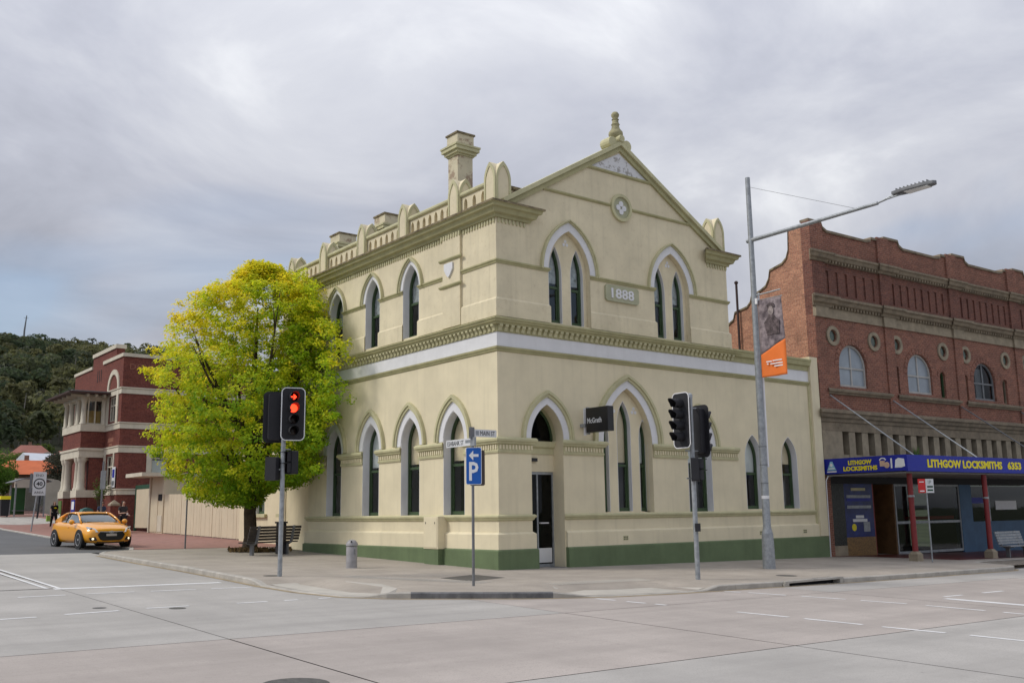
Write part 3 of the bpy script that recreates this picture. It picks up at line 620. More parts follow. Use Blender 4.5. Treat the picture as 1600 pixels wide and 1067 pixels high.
for c in UC:
    f5 = shift(FR, -.17)
    MB().prism(f5, opening(c, .865, 7.36, 9.0, 10.35), -.1, 0, [opening(c + s_ * .45, .27, 7.40, 8.95, 9.86) for s_ in (-1, 1)]).build('window_panel', 'cream2', B)
    for s_ in (-1, 1): window(f5, c + s_ * .45, .27, 7.40, 8.95, 9.86, .13, 8.7, 'slatblind', 8.55, fmat='sash')
    archivolt(FR, c, .875, 10.37, 1.10, 10.65, 1.20, 10.73, 9.0)
    trefoil(f5, c, 10.0, .12)
# pilaster with shield under the chimney
PIL = Fr((0, 0, 0), (0, 1, 0), (0, 0, 1), (-1, 0, 0), -1)
MB().fbox(FL, 1.75, 2.7, 7.34, 10.3, -.02, .085).build('pilaster', 'cream2', B)
for z in (9.45, 8.6): MB().moulding(FL, 1.75, 2.7, [(z, .08), (z, .11), (z + .05, .15), (z + .09, .15), (z + .1, .08)], 1, 1).build('pilaster_band', 'olive', B)
MB().prism(FL, [(2.55, 9.38), (2.55, 9.18), (2.42, 9.0), (2.32, 8.92), (2.22, 9.0), (2.09, 9.18), (2.09, 9.38)], .08, .14).build('shield', 'white', B)
# main cornice and its returns on the gable
UCORN = [(10.32, -.02), (10.32, .08), (10.40, .10), (10.43, .20), (10.55, .25), (10.58, .33), (10.66, .35), (10.68, .40), (10.73, .40), (10.80, .05), (10.80, -.02)]
MB().moulding(FL, 0, 14.6, UCORN[:8] + [(10.68, .05), (10.68, -.02)], 1, 1).build('main_cornice', 'olive', B)
MB().moulding(FR, 0, 1.2, UCORN[:8] + [(10.68, .05), (10.68, -.02)], 1, 1).build('main_cornice', 'olive', B); MB().moulding(FR, 9.36, 10.45, UCORN[:8] + [(10.68, .05), (10.68, -.02)], 1, 1).build('main_cornice', 'olive', B)
TOPC = [(10.681, .02), (10.681, .41), (10.74, .41), (10.82, .05), (10.82, .02)]
for fr, a, b in ((FL, 0, 14.6), (FR, 0, 1.2), (FR, 9.36, 10.45)): MB().moulding(fr, a, b, TOPC, 1, 1).build('cornice_top', 'lichen', B)
mb = MB()
for fr, a, b in ((FL, .05, 14.5), (FR, .05, 1.15), (FR, 9.4, 10.4)):
    k = a
    while k < b:
        mb.prism(fr, [(k, 10.315), (k + .07, 10.315), (k + .07, 10.21), (k + .035, 10.16), (k, 10.21)], -.01, .04 if not (fr is FL and 1.7 < k < 2.75) else .115); k += .14
mb.build('pendants', 'olivelt', B, stuff=True)
# gable: raking coping, strings, white tympanum, roundel, finial
mp_ = lambda a, b, o_: (a[0] + o_[0], a[1] + o_[1])
for sgn in (-1, 1):
    x0, x1 = (5.2 + sgn * 4.95, 5.2); z0, z1 = 10.80, 13.72
    nx, nz = -(z1 - z0), (x1 - x0); ln = math.hypot(nx, nz); nx, nz = nx / ln, nz / ln
    if nz < 0: nx, nz = -nx, -nz
    for nm, a, b, d0, d1, mt in (('raking_mould', -.16, .0, -.02, .08, 'olive'), ('raking_coping', .001, .13, -.4, .16, 'olivelt')):
        MB().prism(FR, [(x0 + nx * a, z0 + nz * a), (x1, z1 + a / nz), (x1, z1 + b / nz), (x0 + nx * b, z0 + nz * b)], d0, d1).build(nm, mt, B)
rk = lambda z: 4.75 * (13.62 - z) / (13.62 - 10.80) - .06
MB().moulding(FR, 5.2 - rk(12.7), 5.2 + rk(12.7), [(12.66, -.02), (12.66, .03), (12.70, .07), (12.75, .07), (12.77, -.02)]).build('gable_string', 'olive', B)
for a, b in ((5.2 - rk(11.6), 4.70), (5.70, 5.2 + rk(11.6))): MB().moulding(FR, a, b, [(11.53, -.02), (11.53, .03), (11.57, .07), (11.61, .07), (11.63, -.02)]).build('gable_string', 'olive', B)
MB().prism(FR, [(5.2 - rk(12.78) + .06, 12.775), (5.2 + rk(12.78) - .06, 12.775), (5.2, 13.46)], -.01, .014).build('tympanum', 'whitepeel', B)
ci = lambda rr, n=28: [(5.2 + rr * math.cos(2 * math.pi * k / n), 11.56 + rr * math.sin(2 * math.pi * k / n)) for k in range(n + 1)]
MB().band(FR, ci(.37), ci(.47), -.02, .085).build('roundel_ring', 'olivelt', B); MB().prism(FR, ci(.372)[:-1], -.02, .02).build('roundel', 'plaque', B)
trefoil(FR, 5.2, 11.56, .22, 'white', .05, 4, 0)
fin = MB()
fy = -.02
fin.lathe((5.2, .1 - .0, 13.7), [(.22, 0), (.26, .12), (.2, .22), (.14, .3), (.2, .36), (.25, .46), (.24, .54), (.15, .66), (.12, .78), (.15, .82), (.12, .86), (.1, .98), (.13, 1.0), (.08, 1.04), (.13, 1.12), (.14, 1.18), (.09, 1.26), (.03, 1.28)], 14)
fo = fin.build('finial', 'finial', B, smooth=True, auto=50)
for a in (-1, 1): MB().lathe((5.2 + a * .33, -.1, 13.78), [(.02, 0), (.19, .0), (.2, .05), (.2, .38), (.19, .44), (.02, .44)], 16, (0, 1, 0)).build('scroll', 'olivelt', fo)
MB().lathe((5.2, -.2, 13.95), [(.02, 0), (.12, 0), (.13, .04), (.13, .5), (.02, .5)], 14, (0, 1, 0)).build('scroll', 'olivelt', fo)
# date plaque
MB().prism(FR, [(4.35, 8.40), (4.42, 8.33), (5.78, 8.33), (5.85, 8.40), (5.85, 8.80), (5.78, 8.87), (4.42, 8.87), (4.35, 8.80)], -.01, .075).build('date_plaque', 'plaque', B)
text_obj('1888', .33, 1.02, FR, (5.1, 8.6), .075, 'white', B, 'date', bold=.02, ext=.02)
# parapet: arched pedestals with pierced balustrade between
def pedestal(x, y, s=.56, z0=10.8, ap=12.13):
    fx = Fr((x, y, 0), (1, 0, 0), (0, 0, 1), (0, -1, 0)); fy_ = Fr((x, y, 0), (0, 1, 0), (0, 0, 1), (-1, 0, 0))
    h = s / 2; mb = MB()
    for fr_, e in ((fx, 0), (fy_, .006)):
        mb.prism(fr_, opening(0, h - e, z0 - .1, 11.55, ap - e, 7), -h - e * 2, h + e * 2)
    p_ = mb.build('pedestal', 'cream2', B)
    mb = MB()
    for fr_, e in ((fx, 0), (fy_, .012)):
        A = [(-h + .0, z0)] + arch(0, h - .002, 11.55, ap - .01, 7) + [(h, z0)]; Bq = [(-h + .07, z0)] + arch(0, h - .07, 11.5, ap - .14, 7) + [(h - .07, z0)]
        mb.band(fr_, A, Bq, h + e - .005, h + e + .025)
    mb.build('pedestal_rim', 'olivelt', p_)
PY = [.28, 2.22, 5.28, 8.15, 11.15, 13.95]
for y in PY: pedestal(.30, y)
pedestal(10.15, .28); pedestal(10.15, 5.28); pedestal(10.15, 11.15)
fb = shift(FL, -.12)
for a, b in zip(PY[:-1], PY[1:]):
    a += .285; b -= .285; n_ = int((b - a) / .35); st = (b - a) / n_
    MB().prism(fb, [(a, 10.7), (b, 10.7), (b, 11.46), (a, 11.46)], -.14, 0, [opening(a + st * (k + .5), .09, 10.94, 11.2, 11.38, 5) for k in range(n_)]).build('balustrade', 'cream2', B)
    MB().fbox(fb, a, b, 10.7, 11.45, -.24, -.145).build('balustrade_back', 'cream2', B)
    MB().moulding(fb, a, b, [(11.461, -.28), (11.461, .05), (11.5, .08), (11.56, .08), (11.6, .04), (11.6, -.28)]).build('balustrade_rail', 'olivelt', B)
for a, b in ((.59, 2.0), (8.4, 9.86)):
    MB().fbox(FR, a, b, 10.7, 11.45, -.62, -.38).build('return_parapet', 'creampeel', B); MB().fbox(FR, a, b, 11.451, 11.56, -.68, -.33).build('return_coping', 'lichen', B)
MB().box(10.0, 10.3, .57, 14, 10.7, 11.5).build('return_parapet', 'cream2', B)
# chimneys
def chimney(x0, x1, y0, y1, top, low=10.8):
    cx, cy = (x0 + x1) / 2, (y0 + y1) / 2; hx, hy = (x1 - x0) / 2, (y1 - y0) / 2; mb = MB()
    def ring(e, a, b): mb.box(cx - hx - e, cx + hx + e, cy - hy - e, cy + hy + e, a, b)
    c_ = MB().box(x0, x1, y0, y1, low, top - .72).build('chimney', 'creampeel', B)
    ring(.04, top - .80, top - .74); ring(.10, top - .739, top - .64); ring(.17, top - .639, top - .52); ring(.20, top - .519, top - .46)
    ring(.06, top - .459, top - .40)
    mb.build('chimney_cap', 'olivelt', c_)
    MB().box(x0 - .03, x1 + .03, y0 - .03, y1 + .03, top - .40, top - .06).build('chimney_neck', 'creampeel', c_); MB().box(x0 - .07, x1 + .07, y0 - .07, y1 + .07, top - .059, top).build('chimney_lid', 'lichen', c_)
    MB().box(x0 + .12, x1 - .12, y0 + .12, y1 - .12, top, top + .05).build('flue', 'dark', c_)
chimney(.62, 1.22, 2.85, 3.4, 14.1); chimney(.8, 1.5, 7.8, 8.5, 12.62); chimney(.9, 1.6, 11.5, 12.2, 12.78)
# airbricks and paint chips at the base
for x in (4.75, 11.42, 13.95):
    v_ = MB().fbox(FR, x, x + .22, .78, .92, .09, .102).build('air_vent', 'olivelt', B)
    mb = MB()
    for k in range(3):
        for j in range(2): mb.fbox(FR, x + .025 + k * .065, x + .065 + k * .065, .80 + j * .06, .835 + j * .06, .1, .104)
    mb.build('vent_holes', 'dark', v_)
# recessed bay, rear wing with its window, downpipe
MB().box(1.2, 1.5, 11.9, 17.0, -.2, 7.0).build('recessed_wall', 'cream', B); MB().box(.34, 1.2, 11.6, 11.9, -.2, 7.0).build('return_wall', 'cream', B)
FW = Fr((1.6, 0, 0), (0, 1, 0), (0, 0, 1), (-1, 0, 0), -1)
MB().prism(FW, [(16.8, 0), (22.3, 0), (22.3, 5.6), (16.8, 5.6)], -.3, 0, [opening(19.95, .45, 1.75, 4.4, 4.6)]).build('rear_wall', 'cream', B)
MB().box(1.9, 9, 16.8, 22.3, 5.3, 5.5).build('rear_roof', 'roof', B)
window(FW, 19.95, .45, 1.75, 4.4, 4.6, .14, 3.2, 'blindw', 3.1)
MB().fbox(FW, 19.2, 20.7, 1.6, 1.74, 0, .14).build('window_sill', 'olivelt', B); MB().fbox(FW, 16.8, 18.0, 1.6, 1.74, 0, .14).build('window_sill', 'olivelt', B)
MB().tube([(1.12, 16.5, .3), (1.12, 16.5, 6.9)], .05, 8).build('downpipe', 'white', B)

# ------------------------------------------------------------------ brick shop building (its front turns 3 degrees towards the street)
BA = RAD(-3.2)
K = thing('brick_shop_building', 'red brick commercial building with stone cornices, portholes and arched windows beside the cream building', 'building', (15.62, 0, -.15), BA, local=True)
zk = .15                                      # local z = world z + .15
FK = Fr((0, 0, zk), (1, 0, 0), (0, 0, 1), (0, -1, 0), 1)
BAY = [(0.0, 5.2), (5.2, 10.35), (10.35, 15.6), (15.6, 20.8)]
port = [1.1, 3.77, 5.29 + .05, 8.77, 10.55, 13.93, 15.75, 19.1]; wins = [2.29, 6.9, 12.0, 17.3]; lans = [5.2, 8.6, 10.4, 13.72, 15.6, 18.9]
circ = lambda c, z, rr, n=16: [(c + rr * math.cos(2 * math.pi * k / n), z + rr * math.sin(2 * math.pi * k / n)) for k in range(n)]
holes = [circ(p, 8.42, .24) for p in port] + [opening(c, .9, 6.42, 7.25, 8.15, 8, rarch) for c in wins] + [opening(c, .2, 6.35, 7.3, 7.5, 5, rarch) for c in lans]
MB().prism(FK, [(0, 5.3), (21, 5.3), (21, 9.2), (0, 9.2)], -.35, 0, holes).build('wall', 'bfront', K)
MB().fbox(FK, 0, 21, 9.2, 11.4, -.35, -.06).build('frieze_wall', 'bdark', K)
# recessed slits: narrow brick strips between them stand proud
sl = [.95 + .597 * k for k in range(6)] + [5.35 + .53 * k for k in range(8)] + [10.55 + .53 * k for k in range(8)] + [15.8 + .53 * k for k in range(9)]
edges = [0.0]
for s_ in sl: edges += [s_, s_ + .17]
edges.append(21)
for a, b in zip(edges[0::2], edges[1::2]): MB().fbox(FK, a, b, 10.15, 11.08, -.06, 0).build('brick_strip', 'bdark', K)
MB().fbox(FK, 0, 21, 11.081, 11.4, -.06, .0).build('brick_course', 'bdark', K); MB().fbox(FK, 0, 21, 9.6, 10.149, -.06, .0).build('brick_course', 'bdark', K)
# parapet with piers and swept coping
cop = []
for a, b in BAY:
    cop += [(a, 13.0), (a + .82, 13.0), (a + .9, 12.8), (a + 1.15, 12.68), (b - 1.5, 12.66), (b - 1.15, 12.72), (b - 1.1, 12.84), (b - .3, 12.84), (b - .2, 13.0)]
MB().prism(FK, [(0, 11.4), (21, 11.4)] + [(21, 12.95)] + list(reversed(cop)), -.3, 0).build('parapet', 'bfront', K)
MB().band(FK, cop + [(21, 13)], [(x, z + .1) for x, z in cop + [(21, 13)]], -.36, .06).build('coping', 'stone', K)
PS = [0.0, 4.45, 9.6, 14.75, 19.9]
for i, a in enumerate(PS):
    w_ = .8
    MB().fbox(FK, a, a + w_, 11.75, 12.99, .001, .09).build('pier', 'bfront', K); MB().fbox(FK, a, a + w_, 9.99, 11.38, .001, .09).build('pier', 'bdark', K)
    MB().fbox(FK, a + (0 if i == 0 else .1), a + (.55 if i == 0 else .7), 5.48, 9.1, .001, .07).build('pilaster', 'bfront', K)
CA = [(11.38, -.02), (11.38, .06), (11.46, .1), (11.5, .2), (11.62, .24), (11.66, .3), (11.74, .3), (11.8, .1), (11.8, -.02)]
CB = [(9.52, -.02), (9.52, .08), (9.62, .12), (9.66, .24), (9.78, .28), (9.82, .36), (9.92, .36), (9.98, .1), (9.98, -.02)]
for prof, nm in ((CA, 'upper_cornice'), (CB, 'lower_cornice')):
    MB().moulding(FK, 0, 21, prof, 1, 0).build(nm, 'stone', K)
    for a in PS: MB().moulding(FK, a, a + .8, [(v, d + (.09 if d > 0 else 0)) for v, d in prof], .9, .9).build(nm, 'stone', K)
    z_ = prof[0][0]; mb = MB(); k = .02
    while k < 20.9: mb.fbox(FK, k, k + .09, z_ + .005, z_ + .13, .05, .17); k += .2
    mb.build('dentils', 'stone', K, stuff=True)
MB().fbox(FK, 0, 21, 9.12, 9.515, .001, .06).build('stone_band', 'stonel', K)
for a in PS: MB().fbox(FK, a - (.02 if a else 0), a + .82, 9.1, 9.516, .06, .15).build('stone_block', 'stonel', K)
for p_ in port:
    r_ = MB().band(FK, [(p_ + .25 * math.cos(k * math.pi / 12), 8.42 + .25 * math.sin(k * math.pi / 12)) for k in range(25)], [(p_ + .4 * math.cos(k * math.pi / 12), 8.42 + .4 * math.sin(k * math.pi / 12)) for k in range(25)], -.03, .06).build('porthole', 'stonel', K)
    MB().prism(FK, circ(p_, 8.42, .25), -.04, -.03).build('pane', 'glass', r_); MB().prism(FK, circ(p_, 8.42, .245), -.09, -.08).build('porthole_backing', mat('porthole_green', (.07, .10, .065), .6), r_) if p_ == port[0] else MB().prism(FK, circ(p_, 8.42, .245), -.09, -.08).build('porthole_backing', bpy.data.materials['porthole_green'], r_)
def ringarch(c, hi, ho, zs, h1, h2, n=14):
    """soldier bricks round an arch"""
    mb = MB()
    for k in range(n):
        a0, a1 = math.pi * (k + .06) / n, math.pi * (k + .94) / n
        mb.prism(FK, [(c - hi * math.cos(a0), zs + h1 * math.sin(a0)), (c - hi * math.cos(a1), zs + h1 * math.sin(a1)), (c - ho * math.cos(a1), zs + h2 * math.sin(a1)), (c - ho * math.cos(a0), zs + h2 * math.sin(a0))], -.02, .02)
    return mb.build('brick_arch', 'bfront', K)
M['oldwhite'] = mat('old_white_paint', (.40, .39, .37), .7, .12, 4)
M['milkglass'] = mat('obscure_glass', (.26, .30, .34), .18, .12, 1.2, spec=.6)
def kwindow(c, dark=False):
    f6 = shift(FK, -.12); n = 8
    full = [(c - .9, 6.42)] + rarch(c, .9, 7.25, 8.15, n) + [(c + .9, 6.42)]; inn = [(c - .82, 6.52)] + rarch(c, .82, 7.25, 8.07, n) + [(c + .82, 6.52)]
    mb = MB().band(f6, full + [full[0]], inn + [inn[0]], -.06, .03); mb.fbox(f6, c - .035, c + .035, 6.52, 8.05, -.04, .02); mb.fbox(f6, c - .82, c + .82, 7.16, 7.23, -.04, .018)
    wd = mb.build('window', 'oldwhite' if not dark else 'steeld', K)
    MB().prism(f6, [(c - .83, 6.5)] + rarch(c, .83, 7.25, 8.08, n) + [(c + .83, 6.5)], -.03, -.02).build('pane', 'glassd' if dark else 'milkglass', wd)
    if dark: MB().fbox(f6, c - .35, c + .35, 6.5, 7.9, -.14, -.13).build('blind', 'blindw', wd)
    ringarch(c, .92, 1.16, 7.25, .92, 1.16)
for i, c in enumerate(wins): kwindow(c, i == 2)
for i, c in enumerate(lans):
    f6 = shift(FK, -.12)
    full = [(c - .2, 6.35)] + rarch(c, .2, 7.3, 7.5, 5) + [(c + .2, 6.35)]; inn = [(c - .16, 6.4)] + rarch(c, .16, 7.3, 7.46, 5) + [(c + .16, 6.4)]
    wd = MB().band(f6, full + [full[0]], inn + [inn[0]], -.06, .03).build('slit_window', 'sash' if i < 2 else 'stone', K)
    MB().prism(f6, [(c - .17, 6.38)] + rarch(c, .17, 7.3, 7.47, 5) + [(c + .17, 6.38)], -.03, -.02).build('pane', 'glass', wd)
    ringarch(c, .21, .4, 7.3, .21, .4, 8)
SL = [(6.08, -.02), (6.08, .08), (6.14, .1), (6.17, .18), (6.25, .2), (6.31, .06), (6.31, -.02)]
for a, b in ((.62, 4.45), (5.2, 9.55), (10.35, 14.7), (15.5, 19.9)): MB().moulding(FK, a, b, SL, 1, 1).build('window_sill', 'stone', K)
LED = [(4.62, -.02), (4.62, .06), (4.95, .06), (4.98, .12), (5.1, .14), (5.14, .24), (5.26, .28), (5.3, .36), (5.4, .36), (5.48, .08), (5.48, -.02)]
MB().moulding(FK, 0, 21, LED, 1, 0).build('ledge', 'stone', K)
MB().fbox(FK, 0, 1.22, 2.9, 4.62, -.35, .05).build('stone_pier', 'stonel', K)
sx = [1.22 + .83 * k for k in range(24)]
for a in sx[1:]: MB().fbox(FK, a - .4, a, 3.2, 4.62, -.3, .03).build('mullion', 'stonel', K)
MB().fbox(FK, 1.22, 21, 2.9, 3.72, -.3, 0).build('apron', 'stonel', K); MB().fbox(FK, 1.2, 21, 3.72, 4.6, -.62, -.58).build('loggia_back', 'dark', K)
MB().fbox(FK, .36, 21, 4.63, 9.3, -10, -9.8).build('rear_wall', 'bside', K); MB().fbox(FK, .3, 21, 4.7, 4.9, -9.8, -.36).build('floor', 'dark', K); MB().fbox(FK, .3, 21, 9.3, 9.5, -9.8, -.36).build('roof', 'roof', K); MB().fbox(FK, .3, 21, 4.9, 9.3, -1.3, -1.2).build('room_wall', 'room', K)
# stepped, swept side wall
FS = Fr((0, 0, zk), (0, 1, 0), (0, 0, 1), (-1, 0, 0), -1)
def sweep(y0, z0, y1, z1, n=5): return [(y0 + (y1 - y0) * math.sin(math.pi / 2 * k / n), z1 + (z0 - z1) * (1 - math.sin(math.pi / 2 * k / n)) if 0 else z0 - (z0 - z1) * (1 - math.cos(math.pi / 2 * k / n))) for k in range(n + 1)]
prof = [(.3, 12.98), (.95, 12.85), (1.0, 11.95)] + [(1.12, 11.65), (1.35, 11.48), (2.0, 11.33), (2.08, 10.98), (2.25, 10.72), (2.5, 10.6), (3.05, 10.42), (3.12, 10.2), (3.3, 10.03), (4.0, 9.9), (4.1, 9.6), (4.4, 9.45), (10, 9.0)]
MB().prism(FS, [(0.36, -.3), (10, -.3)] + list(reversed(prof[:-1] + [(10, 9.0)])) + [(.36, 12.98)] if 0 else [(.351, -.3), (10, -.3), (10, 9.0)] + list(reversed(prof[1:-1])) + [(.351, 12.95)], -.35, 0).build('side_wall', 'bside', K)
MB().band(FS, prof[1:], [(y, z + .08) for y, z in prof[1:]], -.4, .05).build('side_coping', 'lichen', K)
MB().fbox(FS, 0, .35, -.3, 4.6, -.36, -.002).build('corner_wall', 'bfront', K); MB().fbox(FS, 0, .35, 4.6, 12.9, -.1, -.002).build('corner_quoin', 'bfront', K)
MB().tube([(-.12, 3.75, 6 + zk), (-.12, 3.75, 11.15 + zk)], .05, 8).lathe((-.12, 3.75, 11.15 + zk), [(.07, 0), (.09, .06), (.05, .12)], 8).build('vent_pipe', mat('rusty_pipe', (.05, .03, .028), .7), K)
# shopfront under the awning
f7 = shift(FK, -.05)
MB().fbox(FK, 0, 21, 2.6, 2.95, -.4, -.05).build('shop_lintel', 'blackm', K)
MB().fbox(FK, .1, 1.2, .25, 2.6, -.3, -.06).build('tiled_pier', mat('black_tile', (.018, .02, .017), .25, .3, 6), K); MB().fbox(FK, .1, 1.2, -.35, .249, -.3, -.05).build('tiled_pier_foot', 'stonel', K)
MB().fbox(FK, 1.22, 3.05, .55, 2.6, -.14, -.1).build('poster_window', mat('poster_blue', (.012, .025, .15), .25, .3, 2.5), K)
for z, w_, m_ in ((2.38, .9, 'olivelt'), (2.1, 1.5, 'steel'), (1.98, 1.5, 'shopblue'), (1.7, 1.5, 'steel'), (1.32, .5, 'letter'), (1.18, .9, 'letter')): MB().fbox(FK, 2.15 - w_ / 2, 2.15 + w_ / 2, z - .05, z + .06, -.1, -.092).build('poster_print', m_, K)
MB().prism(FK, circ(1.75, .92, .14), -.1, -.09).build('poster_lock', 'yellow', K); MB().fbox(FK, 2.35, 2.75, .75, 1.12, -.1, -.09).build('poster_key', 'steel', K)
M['mosaic'] = mat('brown_mosaic', (.22, .12, .035), .4, .8, 28, c2=(.05, .03, .015))
MB().fbox(FK, 1.22, 3.05, -.35, .549, -.2, -.08).build('mosaic_stallboard', 'mosaic', K)
MB().fbox(FK, 3.05, 4.5, -.35, 2.6, -1.6, -1.5).build('entry_back', 'dark', K); MB().fbox(FK, 3.05, 3.12, -.35, 2.6, -1.5, -.1).build('entry_cheek', 'redpost', K); MB().fbox(FK, 4.42, 4.5, -.35, 2.6, -1.5, -.1).build('entry_cheek', mat('tan_timber', (.16, .085, .035), .5, .2, 3), K)
fs = MB()
for a, b in ((4.5, 5.6), (5.68, 9.2)):
    fs.band(FK, [(a, -.2), (a, 2.6), (b, 2.6), (b, -.2), (a, -.2)], [(a + .07, -.1), (a + .07, 2.52), (b - .07, 2.52), (b - .07, -.1), (a + .07, -.1)], -.16, -.08); fs.fbox(FK, a + .07, b - .07, 1.0, 1.1, -.15, -.09)
sf = fs.build('shopfront_frame', 'steel', K)
MB().fbox(FK, 4.55, 5.55, -.15, 2.55, -.13, -.12).build('shop_pane', 'glassd', sf); MB().fbox(FK, 5.72, 9.15, -.15, 2.55, -.13, -.12).build('shop_pane', 'glassd', sf)
MB().fbox(FK, 4.5, 9.2, -.3, -.06, -2.6, -.15).build('shop_floor', 'dark', K); MB().fbox(FK, 4.5, 9.2, -.3, 2.9, -2.7, -2.6).build('shop_back', 'room', K); MB().fbox(FK, 5.9, 9, 1.15, 1.28, -.6, -.3).build('shop_shelf', 'signred', K)
M['wallblue'] = mat('blue_shop_paint', (.05, .12, .22), .5, .1, 2)
MB().fbox(FK, 9.2, 10.1, -.35, 2.6, -.35, -.06).build('blue_pier', 'wallblue', K); MB().fbox(FK, 10.1, 21, -.35, 1.0, -.5, -.3).build('blue_stallboard', 'wallblue', K)
MB().fbox(FK, 10.1, 21, 1.0, 2.6, -.42, -.41).build('shop_pane', 'glassd', K); MB().fbox(FK, 10.1, 21, -.3, 2.6, -2.2, -2.1).build('shop_back', 'dark', K); MB().fbox(FK, 12.0, 12.08, 1.0, 2.6, -.46, -.36).build('shop_mullion', 'steel', K)
MB().fbox(FK, 12.6, 14.4, 1.5, 1.9, -.4, -.39).build('window_sticker', 'letter', K); MB().fbox(FK, 10.4, 11.6, 1.8, 2.05, -.4, -.39).build('window_sticker', 'shopblue', K)
sheet('tiled_threshold', [(.0, .2), (21, .2), (21, -3.6), (2.6, -3.6), (1.2, -.4), (0, -.3)], lambda x, y: gz(15.62 + x, y - x * .056) + .15 + .006, mat('oxblood_tiles', (.13, .03, .025), .35, .2, 6), K, step=3)
# cantilever awning with tie rods
AW = MB().fbox(FK, -.06, 21, 2.92, 3.5, 3.52, 3.6).build('awning_fascia', 'shopblue', K)
MB().fbox(FK, -.06, .02, 2.94, 3.51, .06, 3.519).build('awning_side', 'shopblue', K)
MB().fbox(FK, .021, 21, 3.3, 3.36, .1, 3.519).build('awning_roof', 'steel', K); MB().fbox(FK, .021, 21, 2.86, 2.91, .1, 3.45).build('awning_soffit', mat('soffit_grey', (.25, .24, .22), .8, .1, 2), K)
for a, m_ in ((.6, 'steel'), (4.72, 'steel'), (9.78, 'steeld'), (14.8, 'steeld')): MB().tube([FK.P(a, 6.02, .07), FK.P(a, 3.5, 3.45)], .028, 6).build('tie_rod', m_, K)
fa = shift(FK, 3.6)
text_obj('LITHGOW LOCKSMITHS', .30, 5.0, fa, (3.65, 3.21), 0, 'yellow', AW, 'lettering', bold=.045, ext=.012)
text_obj('6353', .30, 1.0, fa, (7.05, 3.21), 0, 'yellow', AW, 'lettering', bold=.045, ext=.012)
fsd = Fr((-.06, 0, zk), (0, 1, 0), (0, 0, 1), (-1, 0, 0), -1)
text_obj('LITHGOW', .17, 1.0, fsd, (-1.66, 3.32), 0, 'yellow', AW, 'lettering', bold=.05, ext=.012); text_obj('LOCKSMITHS', .17, 1.45, fsd, (-1.66, 3.10), 0, 'yellow', AW, 'lettering', bold=.05, ext=.012)
MB().prism(fsd, [(-.2, 3.08), (-.62, 3.08), (-.56, 3.17), (-.46, 3.40), (-.36, 3.40), (-.26, 3.17)], 0, .012).build('emblem', mat('emblem_blue', (.25, .5, .65), .5), AW); MB().prism(fsd, circ(-.41, 3.27, .06), .012, .02).build('emblem_disc', 'letter', AW); MB().fbox(fsd, -.55, -.27, 3.12, 3.16, .012, .018).build('emblem_bar', 'letter', AW)
MB().fbox(fsd, -.62, -.2, 3.0, 3.045, 0, .008).build('emblem_caption', 'emblem_blue' if 0 else 'letter', AW)
M['brass'] = mat('brass_print', (.62, .42, .30), .5)
MB().prism(fsd, circ(-2.78, 3.17, .11), 0, .012).fbox(fsd, -2.7, -2.5, 3.13, 3.33, 0, .011).build('padlock_picture', 'brass', AW); MB().band(fsd, [(-2.62 + .14 * math.cos(k * .35), 3.34 + .1 * math.sin(k * .35)) for k in range(10)], [(-2.62 + .1 * math.cos(k * .35), 3.34 + .06 * math.sin(k * .35)) for k in range(10)], 0, .012).build('shackle_picture', 'letter', AW)
MB().fbox(fsd, -3.0, -2.94, 3.05, 3.4, 0, .012).build('key_picture', 'letter', AW); MB().prism(fsd, [(-3.1, 3.06), (-3.14, 3.34), (-3.26, 3.4), (-3.48, 3.36), (-3.5, 3.1), (-3.36, 3.06)], 0, .012).build('lock_picture', 'letter', AW)
def post(s_, d, top):
    base = FK.P(s_, 0, d); wx = 15.62 + s_ * math.cos(BA); wy = s_ * math.sin(BA) - d; z0 = gz(wx, wy) + .15
    pp = MB().lathe((base.x, base.y, z0), [(.10, .3), (.095, 1.2), (.09, 2.0), (.105, 2.25), (.09, 2.32), (.095, 2.5), (.095, 2.86 + zk - z0)], 12).build('post', 'redpost', K, smooth=True, auto=40)
    MB().box(base.x - .17, base.x + .17, base.y - .17, base.y + .17, z0 - .1, z0 + .24).lathe((base.x, base.y, z0 + .24), [(.235, 0), (.13, .1)], 4).build('post_foot', 'stonel', pp)
    MB().lathe((base.x, base.y, z0 + 2.22), [(.125, 0), (.125, .07)], 12).build('post_clip', 'steel', pp)
for s_ in (.45, 5.3, 10.4): post(s_, 3.3, 0)
MB().tube([FK.P(.3, 2.88, .2), FK.P(.02, 2.86, .16), FK.P(-.06, 2.7, .12), FK.P(-.06, -.2, .1)], .022, 6).build('conduit', 'rim', K)
# weed growing in the loggia
wd_ = MB()
for k in range(26):
    a = random.uniform(0, 6.28); l = random.uniform(.2, .55); x, y = 6.05 + random.uniform(-.12, .12), -.08 + random.uniform(-.05, .05)
    wd_.add([(x - .03, y, 3.72 + zk), (x + .03, y, 3.72 + zk), (x + .16 * math.cos(a), y + .1 * math.sin(a) - .05, 3.72 + zk + l)], [(0, 1, 2)])
M['weed'] = mat('weed_green', (.09, .17, .03), .7, .2, 8)
tag(wd_.build('weed', 'weed'), 'green weed sprouting on the stone ledge above the locksmith awning', 'weed')
o_ = bpy.data.objects['weed']; o_.location = (15.62, 0, -.15); o_.rotation_euler = (0, 0, BA)

